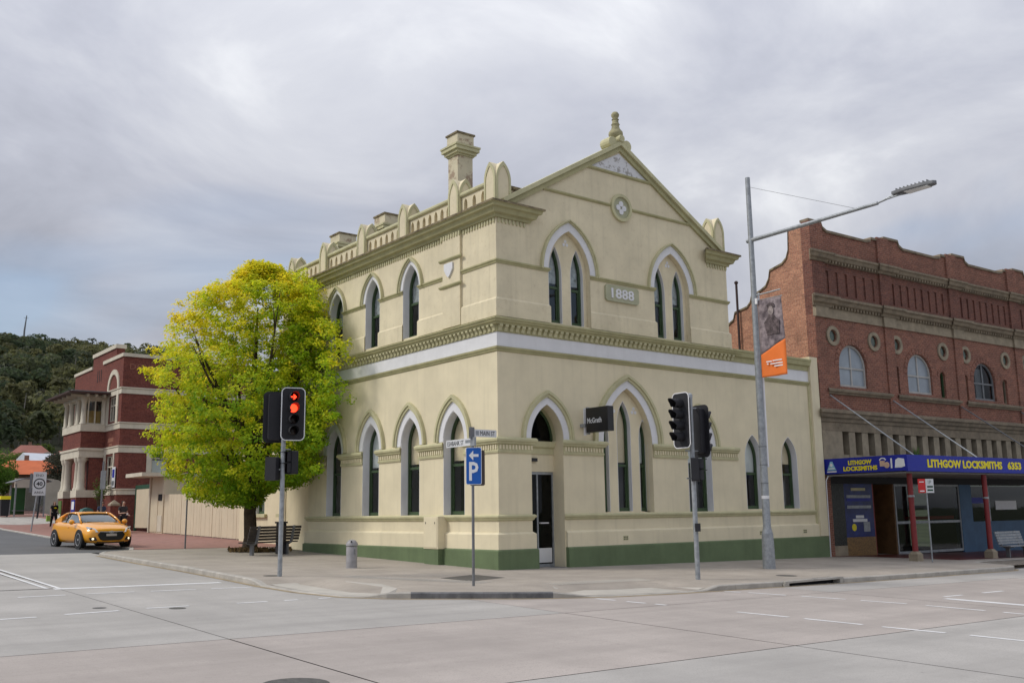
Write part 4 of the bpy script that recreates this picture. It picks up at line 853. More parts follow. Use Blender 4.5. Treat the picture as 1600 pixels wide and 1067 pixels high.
# ------------------------------------------------------------------ maroon brick building up Eshbank Street
A_ = thing('maroon_brick_building', 'maroon brick building with cream bands, columned porch and glazed bay above', 'building', (1, 40, .9))
AX = 1.0; AY = 39.96; BY = 43.12; XF = -.46
FAw = Fr((AX, 0, 0), (0, 1, 0), (0, 0, 1), (-1, 0, 0), -1); FAs = Fr((0, AY, 0), (1, 0, 0), (0, 0, 1), (0, -1, 0), 1)
FBs = Fr((0, BY, 0), (1, 0, 0), (0, 0, 1), (0, -1, 0), 1); FBw = Fr((XF, 0, 0), (0, 1, 0), (0, 0, 1), (-1, 0, 0), -1)
wopen = [[(40.95, 3.6), (40.95, 5.5), (42.6, 5.5), (42.6, 3.6)], [(40.95, 7.65), (40.95, 9.25), (42.6, 9.25), (42.6, 7.65)]]
MB().prism(FAw, [(AY, .3), (51.4, .3), (51.4, 11.6), (AY, 11.6)], -.3, 0, wopen).build('wall', 'maroon', A_)
MB().prism(FAs, [(AX + .3, .3), (9, .3), (9, 11.6), (AX + .3, 11.6)], -.3, .0, [[(3.0, 4.25), (3.0, 5.9), (4.6, 5.9), (4.6, 4.25)]]).build('wall', 'maroon', A_)
MB().box(AX + .31, 9, AY + .31, 51.4, 11.0, 11.2).build('roof', 'roof', A_); MB().box(2.5, 2.6, AY + .4, 51, .5, 11).build('room_wall', 'dark', A_)
MB().box(AX - .08, 9, AY - .08, 44.3, 11.6, 11.82).build('parapet_coping', 'bandcream', A_)
MB().box(AX, AX + .5, 41.6, 44.3, 11.821, 12.35).build('tower_parapet', 'maroon', A_); MB().box(AX, AX + .5, 44.301, 46.9, 11.6, 12.35).build('tower_parapet', 'maroon', A_); MB().box(AX - .08, AX + .58, 41.5, 46.9, 12.35, 12.6).build('tower_coping', 'bandcream', A_)
for k in range(3): MB().fbox(FAw, 44.75 + k * .42, 44.87 + k * .42, 10.55, 11.35, .001, .012).build('slot', 'dark', A_)
MB().box(AX - .08, 9, 46.92, 51.5, 11.6, 11.8).build('parapet_coping', 'bandcream', A_)
for z0, z1 in ((9.28, 9.68), (7.1, 7.5), (5.62, 6.05), (3.05, 3.42)):
    for fr, a, b, mm0 in ((FAw, AY, BY + .2, 1), (FAs, AX, 9, 1)):
        if z0 == 7.1 or z0 == 5.62 or z0 > 9 or z0 == 3.05: MB().moulding(fr, a, b, [(z0, -.02), (z0, .05), (z1 - .08, .05), (z1 - .07, .1), (z1, .1), (z1, -.02)], mm0, 0).build('band', 'bandcream', A_)
MB().band(FAw, rarch(41.78, .95, 9.69, 10.65), rarch(41.78, 1.25, 9.69, 10.98), -.02, .07).build('arch_band', 'bandcream', A_)
MB().fbox(FAw, 40.55, 40.94, 7.5, 9.7, -.02, .06).fbox(FAw, 42.61, 43.0, 7.5, 9.7, -.02, .06).build('window_jamb', 'bandcream', A_); MB().fbox(FAw, 42.61, 43.0, 3.42, 5.62, -.02, .06).fbox(FAw, 40.75, 40.94, 3.42, 5.62, -.02, .06).build('window_jamb', 'bandcream', A_)
MB().fbox(FAw, 40.85, 42.7, 3.44, 3.6, -.1, .14).build('window_sill', 'bandcream', A_)
def awin(fr, u0, u1, z0, z1, par, panes=2, mt='bandcream', trans=True):
    f2 = shift(fr, -.12); mb = MB().band(f2, [(u0, z0), (u0, z1), (u1, z1), (u1, z0), (u0, z0)], [(u0 + .08, z0 + .08), (u0 + .08, z1 - .08), (u1 - .08, z1 - .08), (u1 - .08, z0 + .08), (u0 + .08, z0 + .08)], -.05, .03)
    for k in range(1, panes): c = u0 + (u1 - u0) * k / panes; mb.fbox(f2, c - .035, c + .035, z0 + .08, z1 - .08, -.04, .025)
    if trans: mb.fbox(f2, u0 + .08, u1 - .08, z0 + (z1 - z0) * .62, z0 + (z1 - z0) * .62 + .08, -.04, .02)
    w_ = mb.build('window', mt, par)
    for k in range(panes): a = u0 + .08 + (u1 - u0 - .16) * k / panes; MB().fbox(f2, a, a + (u1 - u0 - .16) / panes, z0 + .07, z1 - .07, -.03 - k * .002, -.024 - k * .002).build('pane', 'glass', w_)
    return w_
awin(FAw, 40.95, 42.6, 3.6, 5.5, A_); awin(FAw, 40.95, 42.6, 7.65, 9.25, A_, 3); w_ = awin(FAs, 3.0, 4.6, 4.25, 5.9, A_, 1); MB().fbox(shift(FAs, -.2), 3.05, 4.0, 4.3, 5.2, -.02, -.01).build('curtain', 'blindw', w_)
MB().fbox(FAs, 2.7, 2.99, 4.1, 6.05, -.02, .06).build('window_jamb', 'bandcream', A_)
text_obj('DOVE', .38, 1.5, FAs, (2.15, 11.0), .0, mat('faded_lettering', (.28, .12, .08), .8), A_, 'faded_lettering', ext=.004)
MB().fbox(FAw, 41.2, 42.4, 6.35, 6.62, .001, .012).fbox(FAw, 41.5, 42.1, 6.12, 6.27, .001, .012).build('faded_lettering', bpy.data.materials['faded_lettering'], A_)
# bay: brick spandrel, glazed upper room under an eave, porch below with columns
MB().box(XF, AX, BY, 47.5, 6.05, 7.1).build('bay_spandrel', 'maroon', A_)
for z0, z1 in ((7.101, 7.55), (5.45, 6.049)): MB().box(XF - .08, AX, BY - .08, 47.58, z0, z1).build('bay_band', 'bandcream', A_)
MB().box(XF - .14, AX, BY - .14, 47.64, 5.9, 6.03).build('bay_cornice', 'bandcream', A_)
ev = MB().box(XF - 1.1, AX, BY - 1.0, 48.3, 9.42, 9.52).build('eave', mat('dark_red_eave', (.05, .02, .016), .6), A_); MB().box(XF - .12, AX, BY - .12, 47.6, 9.15, 9.419).build('eave_beam', 'bandcream', A_)
MB().box(XF - .9, AX, BY - .85, 48.1, 9.521, 9.6).build('bay_roof', 'roof', A_)
for k in range(5): MB().box(XF - .75, XF - .12, BY - .1 + k * 1.1, BY + .05 + k * 1.1, 9.26, 9.419).build('eave_bracket', 'bandcream', A_)
for k in range(3): MB().box(XF + .05 + k * .5, XF + .2 + k * .5, BY - .7, BY - .12, 9.26, 9.419).build('eave_bracket', 'bandcream', A_)
for x, y in ((XF + .1, BY + .1), (XF + .1, 47.4), (AX - .1, BY + .12), (XF + .1, 44.4), (XF + .1, 46.2)):
    MB().lathe((x, y, 7.55), [(.22, 0), (.22, .08), (.17, .14), (.15, 1.4), (.2, 1.5), (.22, 1.6)], 14).build('bay_column', 'bandcream', A_, smooth=True, auto=40)
awin(shift(FBs, -.0), -.12, .8, 7.56, 9.14, A_, 2, 'bandcream', False); MB().box(-.1, .75, BY + .35, BY + .4, 7.6, 8.45).build('cardboard', mat('brown_card', (.35, .22, .06), .8), A_)
awin(shift(FBw, 0), 44.5, 46.1, 7.56, 9.14, A_, 2, 'bandcream', False); MB().box(XF + .9, XF + 1.0, BY + .5, 47.3, 7.5, 9.1).build('bay_room_wall', 'room', A_)
MB().box(XF + .3, XF + .35, 44.9, 45.5, 7.6, 9.0).build('bay_curtain', 'blindw', A_)
for x, y in ((XF + .22, BY + .25), (XF + .22, BY + .95), (XF + .22, 46.6), (XF + .22, 47.3)):
    MB().lathe((x, y, 3.4), [(.3, 0), (.3, .1), (.25, .18), (.235, .6), (.21, 1.7), (.25, 1.76), (.3, 1.9), (.32, 2.05)], 16).build('porch_column', 'bandcream', A_, smooth=True, auto=40)
for y0, y1 in ((BY - .08, BY + 1.3), (46.25, 47.6)):
    MB().box(XF - .1, XF + .6, y0, y1, 2.95, 3.4).build('porch_pedestal', 'bandcream', A_); MB().box(XF - .06, XF + .56, y0 + .04, y1 - .04, .5, 2.95).build('porch_pier', 'maroon', A_)
MB().box(XF + .6, AX, BY, BY + .25, .5, 5.44).build('porch_side_wall', 'maroon', A_); MB().box(XF + .57, AX, BY - .05, BY + .0, 2.95, 3.4).build('porch_band', 'bandcream', A_)
MB().box(AX - .02, AX - .005, 44.2, 46.8, .5, 5.4).build('porch_door', 'dark', A_)
tag(MB().fbox(FAw, 40.1, 40.75, 3.5, 4.75, .08, .11).build('wall_sign', 'sign'), 'white upright notice board fixed on the maroon brick corner', 'sign')
MB().fbox(FAw, 40.2, 40.65, 4.1, 4.6, .111, .115).build('print', 'shopblue', bpy.data.objects['wall_sign']); MB().fbox(FAw, 40.2, 40.65, 3.62, 3.9, .111, .115).build('print', 'steeld', bpy.data.objects['wall_sign'])
for nm, y, c, lb in (('pier_poster', BY + .1, 'shopblue', 'blue and lime poster on the porch pier nearer the corner'), ('pier_poster', 46.5, 'emblem', 'lime poster on the porch pier farther up the street')):
    p_ = tag(MB().box(XF - .1, XF - .065, y, y + .8, 1.4, 2.8).build(nm, 'shopblue' if c == 'shopblue' else 'weed'), lb, 'poster'); MB().box(XF - .104, XF - .1, y + .1, y + .7, 2.2 if c == 'shopblue' else 1.5, 2.7 if c == 'shopblue' else 1.95).build('print', 'letter', p_)
    MB().box(XF - .104, XF - .1, y + .05, y + .75, 1.45, 1.6).build('print', 'weed' if c == 'shopblue' else 'shopblue', p_)
gp_ = thing('brick_gate_pier', 'short maroon brick gate pier with pyramid stone cap behind the car', 'gate pier', (.2, 37.6, gz(.2, 37.6)))
MB().box(-.05, .5, 37.3, 37.85, .7, 2.35).build('shaft', 'maroon', gp_); MB().lathe((.225, 37.575, 2.35), [(.40, 0), (.39, .1), (.02, .34)], 4).build('cap', 'stonel', gp_)
lw = tag(MB().box(.1, .4, 35.5, 37.29, .7, 1.5).build('low_wall', 'stonel'), 'low pale stone garden wall joining the brick gate pier', 'wall')

# ------------------------------------------------------------------ cream fence, gate and kiosk
F_ = thing('sheet_fence', 'tall cream sheet fence of upright panels behind the yellow tree', 'fence', (1.95, 28, gz(2, 28)))
ys = [22.4]; 
while ys[-1] < 33.9: ys.append(min(34.0, ys[-1] + [1.55, 1.1, 1.9, 1.25][len(ys) % 4]))
for k, (a, b) in enumerate(zip(ys[:-1], ys[1:])):
    n_ = 5; mb = MB()
    for q in range(n_):
        y0, y1 = a + .02 + (b - a - .04) * q / n_, a + .02 + (b - a - .04) * (q + 1) / n_; ym = (y0 + y1) / 2; zb = gz(2, ym) + .05; zt = 2.72 + (ym - 22) * .018
        mb.box(1.95 - (.006 if q % 2 else 0) + (k % 3) * .004, 1.99, y0, y1 - .004, zb, zt)
    mb.build('fence_panel', 'fence', F_)
for y in ys: MB().box(1.992, 2.06, y - .04, y + .04, gz(2, y) - .1, 2.7 + (y - 22) * .018).build('post', 'fence', F_)
MB().box(1.93, 2.03, 22.4, 34, 2.96, 3.0).build('top_rail', 'fence', F_) if 0 else None
Kk = thing('ticket_kiosk', 'small cream flat-roofed kiosk with overhanging slab roof at the fence end', 'kiosk', (2.0, 35.2, gz(2, 35.2)))
MB().box(1.9, 4.5, 34.05, 36.3, .4, 3.95).build('wall', 'fence', Kk); MB().box(.6, 4.8, 33.9, 36.9, 3.951, 4.16).build('roof_slab', 'bandcream', Kk)
MB().box(1.87, 1.899, 34.9, 36.1, .85, 2.95).build('door', 'fence', Kk); MB().box(1.86, 1.899, 34.25, 34.8, 2.6, 2.95).build('letter_slot', 'dark', Kk); MB().box(1.8, 1.88, 36.15, 36.3, .4, 3.95).build('corner_post', 'bandcream', Kk)
MB().box(1.87, 1.899, 34.15, 34.85, .85, 1.75).build('hatch', 'bandcream', Kk)
gt = thing('cream_gate', 'cream sheet gate in a dark green frame between kiosk and brick building', 'gate', (2.2, 38.2, gz(2.2, 38.2)))
MB().box(2.0, 2.06, 36.9, 39.3, 1.05, 3.35).build('leaf', 'fence', gt)
M['dkgreen'] = mat('dark_green_paint', (.02, .07, .04), .6, .1, 4)
MB().box(1.98, 2.1, 39.31, 39.5, .6, 3.6).box(1.98, 2.1, 36.7, 39.3, 3.36, 3.6).box(1.98, 2.1, 36.6, 36.79, .6, 3.36).build('frame', 'dkgreen', gt)

# ------------------------------------------------------------------ street furniture
def pole(name, label, cat, x, y, h, rad, m_='steel', lean=(0, 0), group=None):
    z = gz(x, y); t = thing(name, label, cat, (x, y, z), group=group)
    p_ = MB().tube([(x, y, z - .15), (x + lean[0] * .5, y + lean[1] * .5, z + h * .5), (x + lean[0], y + lean[1], z + h)], rad, 12).build('pole', m_, t, smooth=True, auto=50)
    return t, z
def frame_at(x, y, z, ang):
    """vertical frame at a point; ang = compass of the outward normal measured from -Y towards -X"""
    n = Vector((-math.sin(ang), -math.cos(ang), 0)); uu = Vector((math.cos(ang), -math.sin(ang), 0)); return Fr((x, y, z), uu, (0, 0, 1), n, 1)
def rrect(w_, h_, rr, n=5, e=0):
    pts = []
    for cx, cz, a0 in ((w_ / 2 - rr, h_ / 2 - rr, 0), (-w_ / 2 + rr, h_ / 2 - rr, 90), (-w_ / 2 + rr, -h_ / 2 + rr, 180), (w_ / 2 - rr, -h_ / 2 + rr, 270)):
        pts += [(cx + (rr + e) * math.cos(RAD(a0 + 90 * k / n)), cz + (rr + e) * math.sin(RAD(a0 + 90 * k / n))) for k in range(n + 1)]
    return pts
def lantern(par, fr, n, board=None, rim=True, lit=(), pitch=.285, lens_r=.105, arrow=None):
    """traffic signal head: housing, target board with white rim, hooded visors and lenses"""
    hh = n * pitch
    hd = MB().prism(fr, rrect(.31, hh + .03, .05), -.10, .10).build('signal_head', 'blackm', par, bevel=.012)
    if board:
        MB().prism(fr, rrect(board[0], board[1], .13), .085, .097).build('target_board', 'blackm', hd)
        if rim: o1 = rrect(board[0], board[1], .13); i1 = rrect(board[0], board[1], .13, e=-.022); MB().band(fr, o1 + [o1[0]], i1 + [i1[0]], .08, .103).build('board_rim', 'rim', hd)
    for k in range(n):
        zc = (n / 2 - .5 - k) * pitch; c = fr.P(0, zc, .1)
        lm = 'lens'
        if k in lit and arrow != k: lm = 'red_on'
        MB().lathe(c, [(lens_r, 0), (lens_r * .8, .018), (lens_r * .4, .028), (0, .03)], 18, fr.n).build('lens', lm, hd, smooth=True)
        if arrow == k:
            pts = [(-.075, -.016), (.015, -.016), (-.02, -.062), (.02, -.062), (.075, 0), (.02, .062), (-.02, .062), (.015, .016), (-.075, .016)]
            MB().prism(fr, [(x_, zc + y_) for x_, y_ in pts], .132, .137).build('red_arrow', 'red_on', hd)
        mb = MB(); seg = 14; A0, A1 = RAD(-50), RAD(230); Lq = .40
        for j in range(seg + 1):
            a = A0 + (A1 - A0) * j / seg; ln = Lq * (.66 + .34 * max(0, math.sin(a)))
            for rr, dd in ((lens_r + .014, .1), (lens_r + .014, .1 + ln), (lens_r + .004, .1 + ln), (lens_r + .004, .1)): mb.v.append(tuple(fr.P(rr * math.cos(a), zc + rr * math.sin(a), dd)))
        for j in range(seg):
            for q in range(4): mb.f.append((4 * j + q, 4 * j + (q + 1) % 4, 4 * j + 4 + (q + 1) % 4, 4 * j + 4 + q))
        mb.build('visor', 'blackm', hd)
    return hd
def pedlantern(par, fr):
    hd = MB().prism(fr, rrect(.3, .58, .03), -.1, .1).build('pedestrian_head', 'blackm', par)
    for k in range(2):
        zc = .14 - .28 * k
        MB().fbox(fr, -.11, .11, zc - .11, zc + .11, .1, .106).build('lens', 'lens', hd)
        MB().moulding(fr, -.13, .13, [(zc + .125, .1), (zc + .125, .3), (zc + .115, .3), (zc + .115, .1)]).band(fr, [(-.13, zc + .125), (-.13, zc - .12)], [(-.12, zc + .125), (-.12, zc - .12)], .1, .22).band(fr, [(.13, zc + .125), (.13, zc - .12)], [(.12, zc + .125), (.12, zc - .12)], .1, .22).build('visor', 'blackm', hd)
    return hd
def bracket(par, a, b): return MB().tube([a, b], .018, 6).build('bracket', 'steel', par)
# signal by the tree: red arrow over red light
t, z = pole('traffic_signal', 'traffic signal showing a red arrow and red light, standing beside the bench', 'traffic light', -6.25, .69, 3.35, .057, group='traffic signals at the crossing')
lx, ly = -6.25, .69
fr = frame_at(lx + .17, ly - .12, z + 3.98, RAD(16)); lantern(t, fr, 4, (.60, 1.34), True, (0, 1), arrow=0)
fr = frame_at(lx - .16, ly + .22, z + 3.93, RAD(196)); lantern(t, fr, 4, (.54, 1.30), False)
fr = frame_at(lx + .24, ly + .02, z + 2.78, RAD(78)); pedlantern(t, fr)
fr = frame_at(lx - .22, ly + .12, z + 2.62, RAD(235)); pedlantern(t, fr)
bracket(t, (lx, ly, z + 3.1), (lx + .2, ly, z + 3.1)); bracket(t, (lx, ly, z + 2.6), (lx - .2, ly + .1, z + 2.6)); MB().tube([(lx, ly, z + 3.3), (lx, ly, z + 4.4)], .045, 10).build('upper_pole', 'steel', t)
# signal on the Main Street side
t, z = pole('traffic_signal', 'unlit traffic signal with hooded heads back to back, standing near the lamp pole', 'traffic light', 2.19, -5.32, 4.58, .062, group='traffic signals at the crossing')
lx, ly = 2.19, -5.32
fr = frame_at(lx - .28, ly - .02, z + 3.96, RAD(93)); lantern(t, fr, 4, (.60, 1.42), True)
fr = frame_at(lx + .34, ly + .06, z + 3.72, RAD(-92)); lantern(t, fr, 4, (.56, 1.36), False)
fr = frame_at(lx - .10, ly - .16, z + 2.72, RAD(-40)); pedlantern(t, fr)
for zz in (2.5, 3.2, 4.3): bracket(t, (lx - .25, ly, z + zz), (lx + .28, ly + .03, z + zz))
MB().lathe((lx, ly, z + 4.58), [(.07, -.02), (.07, .06), (.03, .1)], 12).build('pole_cap', 'steel', t); MB().fbox(frame_at(lx - .03, ly - .1, z + 1.28, RAD(60)), -.06, .06, -.1, .1, -.05, .06).build('push_button', 'blackm', t)
# street light with banner
lx, ly = 7.48, -3.45; z = gz(lx, ly)
t = thing('street_light', 'tall galvanised street light with long arm over the crossing', 'street light', (lx, ly, z))
top = (lx - .1, ly - .1, 12.05)
P_ = lambda h: Vector((lx, ly, z)).lerp(Vector(top), (h - z) / (12.05 - z))
MB().tube([P_(z - .1), P_(z + .5), P_(z + 1.02)], [.19, .185, .17], 16).tube([P_(z + 1.0), P_(z + 1.22), P_(z + 4.2), P_(8), P_(12.05)], [.17, .118, .108, .09, .075], 14).build('pole', 'steel', t, smooth=True, auto=50)
for k, h in enumerate((z + 2.5, z + 3.05, z + 3.6)): MB().lathe(P_(h), [(.116, 0), (.118, .015), (.116, .03)], 14).build('strap', 'steeld', t)
MB().lathe(P_(z + 2.05), [(.115, 0), (.117, .01), (.117, .09), (.115, .1)], 14).build('label_band', 'rim', t)
MB().tube([P_(z + 3.0) + Vector((.1, -.09, 0)), P_(8.3) + Vector((.1, -.09, 0))], .035, 6).build('conduit', 'rim', t)
a0, a1 = P_(10.0), Vector((7.12, -8.1, 9.95))
ard = (a1 - a0).normalized()
MB().tube([a0 - ard * .15, a0, a1], [.07, .068, .05], 10).build('arm', 'steel', t, smooth=True, auto=50)
MB().tube([P_(11.75), a0.lerp(a1, .86)], .008, 4).build('stay_wire', 'steeld', t)
MB().tube([a1, a1 + Vector((.05, -.35, .1)), a1 + Vector((.08, -.75, .12))], .03, 8).tube([a1, a1 + Vector((-.12, -.35, .0)), a1 + Vector((-.02, -.75, .06))], .025, 8).build('spigot', 'steel', t)
hb = a1 + Vector((.03, -.75, .12))
hd = MB().prism(Fr(hb, (0, -1, 0), (1, 0, 0), (0, 0, 1)), [(-.28, -.13), (.1, -.2), (.6, -.18), (.9, -.1), (.95, 0), (.9, .1), (.6, .18), (.1, .2), (-.28, .13)], -.03, .07).build('lamp_head', 'steeld', t, bevel=.02)
MB().prism(Fr(hb, (0, -1, 0), (1, 0, 0), (0, 0, 1)), [(.1, -.15), (.75, -.12), (.75, .12), (.1, .15)], -.05, -.031).build('lamp_lens', 'blindw', hd)
for k in range(9): MB().fbox(Fr(hb, (0, -1, 0), (1, 0, 0), (0, 0, 1)), -.15 + k * .11, -.13 + k * .11, -.12, .12, .07, .12).build('cooling_fin', 'steeld', hd)
# banner: cloth with a grey picture over an orange foot
M['bannergrey'] = mat('banner_picture', (.30, .25, .26), .8, .3, 4.5, c2=(.09, .07, .08), stain=.5, stain_c=(.07, .055, .06))
bq = P_(8.05)
bn = thing('street_banner', 'hanging cloth banner, grey picture over orange foot, on the street light', 'banner', tuple(bq))
fbn = Fr(bq + Vector((.0, -.12, 0)), (.03, -1, 0), (0, 0, 1), (-1, -.03, 0), 1)
def cloth(nm, z0l, z0r, z1l, z1r, m_, par, d=0):
    mb = MB(); nu, nv = 10, 14
    for j in range(nv + 1):
        for i in range(nu + 1):
            a = i / nu; zz = (z0l + (z0r - z0l) * a) * (1 - j / nv) + (z1l + (z1r - z1l) * a) * j / nv
            mb.v.append(tuple(fbn.P(.02 + a * .84 + .08 * (-zz / 2.3) * a, zz, d + .03 * math.sin(a * 7 + zz * 2) * (.3 + a) * (-zz / 2.3))))
    n_ = len(mb.v)
    for j in range(nv):
        for i in range(nu): q = j * (nu + 1) + i; mb.f.append((q, q + 1, q + nu + 2, q + nu + 1))
    o = mb.build(nm, m_, par, smooth=True); sd = o.modifiers.new('thick', 'SOLIDIFY'); sd.thickness = .006; return o
cl = cloth('picture_cloth', -.02, -.02, -1.72, -1.32, 'bannergrey', bn); c2_ = cloth('orange_foot', -1.722, -1.322, -2.42, -2.42, 'orange', bn)
[MB().fbox(fbn, a, b, z_, z_ + .035, .03, .042).build('print', 'letter', bn) for a, b, z_ in ((.22, .42, -1.98), (.45, .78, -1.97), (.36, .8, -2.06), (.5, .8, -2.14), (.24, .3, -2.05))]
for nm, pts, m_ in (('figure_print', [(.30, -1.15), (.22, -.75), (.34, -.62), (.40, -.52), (.56, -.52), (.62, -.62), (.76, -.74), (.74, -1.15)], 'figgrey'), ('figure_print', [(.42 + .10 * math.cos(k * .5236) + .06, -.40 + .14 * math.sin(k * .5236)) for k in range(12)], 'figpale'), ('figure_print', [(.36, -.30), (.34, -.22), (.46, -.14), (.60, -.2), (.62, -.31), (.48, -.27)], 'figgrey')):
    if 'figgrey' not in M: M['figgrey'] = mat('print_grey', (.13, .10, .105), .8, .5, 9); M['figpale'] = mat('print_pale', (.33, .28, .27), .8, .35, 14)
    MB().prism(fbn, pts, .012, .034 + (.003 if m_ == 'figpale' else 0)).build(nm, m_, bn)
MB().tube([fbn.P(-.12, .16), fbn.P(.85, .2)], .022, 8).build('top_bar', 'steel', bn); MB().tube([fbn.P(-.1, .0), fbn.P(.9, .0)], .014, 6).build('hem_bar', 'steel', bn); MB().fbox(fbn, -.14, .02, -.12, .06, -.06, .06).build('clamp', 'rim', bn)
# parking sign and street names
px, py = -3.8, -4.05
t, z = pole('parking_sign', 'blue parking sign with left arrow on a grey pole at the corner', 'sign', px, py, 3.42, .032, 'steeld')
fr = frame_at(px - .01, py - .05, z + 2.65, RAD(33))
bd = MB().prism(fr, rrect(.36, .84, .04), -.008, .0).build('panel', 'letter', t); MB().prism(fr, rrect(.335, .815, .035), .0, .004).build('panel_face', 'blue', bd)
MB().prism(fr, [(-.11, .235), (-.01, .345), (-.01, .265), (.11, .265), (.11, .205), (-.01, .205), (-.01, .125)], .004, .009).build('arrow', 'letter', bd)
text_obj('P', .42, .21, fr, (0, -.12), .004, 'letter', bd, 'letter', bold=.02, ext=.005)
MB().prism(shift(fr, -.16), [(x_ + .09, z_ - .04) for x_, z_ in rrect(.34, .80, .04)], -.03, .03).build('rear_panel', mat('brown_sign_back', (.07, .055, .05), .6), t)
zt = z + 3.42
sA = thing('street_name_blade', 'white street name blade lettered ESHBANK ST above the parking sign', 'street sign', (px, py, zt - .3))
fe = Fr((px - .035, py, zt - .22), (0, 1, 0), (0, 0, 1), (-1, 0, 0), -1)
MB().fbox(fe, -.12, 1.02, -.085, .085, -.02, .0).build('blade', 'sign', sA); text_obj('ESHBANK ST', .105, .66, fe, (.64, 0), .0, 'ink', sA, 'lettering', bold=.0, ext=.004); MB().fbox(fe, -.04, .24, -.02, .05, 0, .004).build('crest', 'steel', sA)
MB().fbox(fe, -.13, .03, -.1, .1, -.04, .012).build('clamp', 'steel', sA)
sB = thing('street_name_blade', 'white street name blade lettered MAIN ST on top of the parking sign pole', 'street sign', (px, py, zt))
fm = Fr((px, py - .035, zt - .02), (1, 0, 0), (0, 0, 1), (0, -1, 0), 1)
MB().fbox(fm, -.1, .66, -.085, .085, -.02, .0).build('blade', 'sign', sB); text_obj('MAIN ST', .105, .42, fm, (.40, 0), 0, 'ink', sB, 'lettering', ext=.004); MB().fbox(fm, .06, .15, -.05, .05, 0, .004).build('crest', 'steel', sB); MB().fbox(fm, -.1, .02, -.13, .13, -.04, .012).build('clamp', 'steeld', sB)
# bollard, meter box, hanging sign
bx, by = -3.2, 2.64; z = gz(bx, by)
t = thing('bollard', 'grey cylindrical steel bollard with domed cap by the cream wall', 'bollard', (bx, by, z))
M['bollard'] = mat('grey_bollard', (.30, .29, .295), .5, .12, 6)
MB().lathe((bx, by, z - .02), [(.175, 0), (.175, .03), (.155, .04), (.155, .60), (.15, .61)], 20).build('body', 'bollard', t, smooth=True, auto=40)
cp = MB().lathe((bx, by, z + .60), [(.14, 0), (.168, .01), (.168, .05), (.15, .1), (.1, .16), (.04, .18), (.0, .185)], 20).build('cap', 'bollard', t, smooth=True, auto=60)
MB().lathe((bx - .08, by - .12, z + .72), [(.022, -.02), (.022, .03), (.0, .035)], 8).build('cap_bolt', 'ink', cp); MB().fbox(frame_at(bx - .0, by - .15, z + .45, RAD(-30)), -.02, .02, -.07, .07, 0, .02).build('latch', 'steeld', t)
t = thing('meter_box', 'cream electrical meter box on a green base against the wall', 'meter box', (-.2, 2.98, gz(-.2, 3)))
MB().box(-.34, -.001, 2.58, 3.37, .62, 1.58).build('cabinet', 'cream', t, bevel=.01); MB().box(-.355, -.341, 2.62, 3.33, .66, 1.54).build('door', 'cream', t, bevel=.005)
for y in (2.72, 3.22): MB().box(-.36, -.355, y, y + .03, 1.36, 1.42).build('lock', 'ink', t)
MB().box(-.32, -.145, 2.6, 3.35, -.3, .619).build('green_base', 'base', t)
t = thing('hanging_sign', 'black projecting sign lettered McGrath in white above the pier', 'sign', (3.35, -.2, 4.3))
MB().box(3.2, 3.27, -.16, -.11, 3.95, 4.78).build('wall_bracket', 'rim', t); MB().box(3.19, 3.3, -.3, -.24, 3.98, 4.8).build('edge_strip', 'steel', t); MB().box(3.15, 3.33, -.24, -.0, 4.2, 4.3).build('arm', 'steel', t)
sb = MB().box(3.13, 3.37, -1.27, -.301, 4.02, 4.76).build('sign_box', 'black', t, bevel=.01)
fg = Fr((3.13, 0, 0), (0, 1, 0), (0, 0, 1), (-1, 0, 0), -1)
text_obj('McGrath', .16, .62, fg, (-.68, 4.37), 0, 'letter', sb, 'lettering', bold=.012, ext=.006)
# no-stopping sign by the awning
t, z = pole('no_stopping_sign', 'red and white parking restriction sign on a slim pole before the locksmith', 'sign', 15.66, -4.04, 2.82, .025, 'steel')
fr = frame_at(15.55, -4.1, z + 2.6, RAD(18))
MB().fbox(fr, -.34, -.02, -.24, .24, -.006, 0).build('red_panel', 'signred', t); MB().fbox(fr, -.01, .34, -.24, .24, -.006, 0).build('white_panel', 'sign', t)
text_obj('1P', .12, .14, fr, (.17, .13), 0, 'dkgreen', t, 'lettering', ext=.003); [MB().fbox(fr, a, b, c, d, 0, .003).build('print', m_, t) for a, b, c, d, m_ in ((.05, .3, -.06, 0, 'dkgreen'), (.05, .3, -.18, -.12, 'dkgreen'), (-.28, -.08, -.2, -.16, 'letter'), (-.28, -.08, .12, .15, 'letter'))]; MB().prism(fr, circ(-.18, 0.0, .07), 0, .003).build('symbol', 'letter', t) if 0 else None
# plain pole before the fence and the 40 sign
t, z = pole('bare_pole', 'thin bare grey pole on the footpath left of the tree', 'pole', -3.29, 15.65, 3.1, .03, 'steeld')
t, z = pole('speed_sign', 'white END 40 AREA speed sign on a leaning grey pole', 'sign', -3.67, 39.86, 3.0, .04, 'steel', (.25, -.1))
fr = frame_at(-3.42, 39.7, z + 2.72, RAD(14))
MB().prism(fr, rrect(.70, 1.36, .05), -.01, 0).build('panel', 'sign', t); MB().band(fr, [(.25 * math.cos(k * .2618), .25 * math.sin(k * .2618)) for k in range(25)], [(.31 * math.cos(k * .2618), .31 * math.sin(k * .2618)) for k in range(25)], 0, .006).build('ring', 'ink', t)
text_obj('40', .24, .33, fr, (0, 0), 0, 'ink', t, 'lettering', bold=.03, ext=.006); text_obj('END', .13, .4, fr, (0, .48), 0, 'ink', t, 'lettering', ext=.006); text_obj('AREA', .13, .5, fr, (0, -.5), 0, 'ink', t, 'lettering', ext=.006)
MB().fbox(fr, -.52, -.38, -.5, .6, -.03, -.015).build('second_panel', 'steeld', t)
t, z = pole('street_pole', 'grey pole with a back-facing plate behind the yellow car', 'pole', -1.6, 33.5, 3.9, .05, 'steeld')
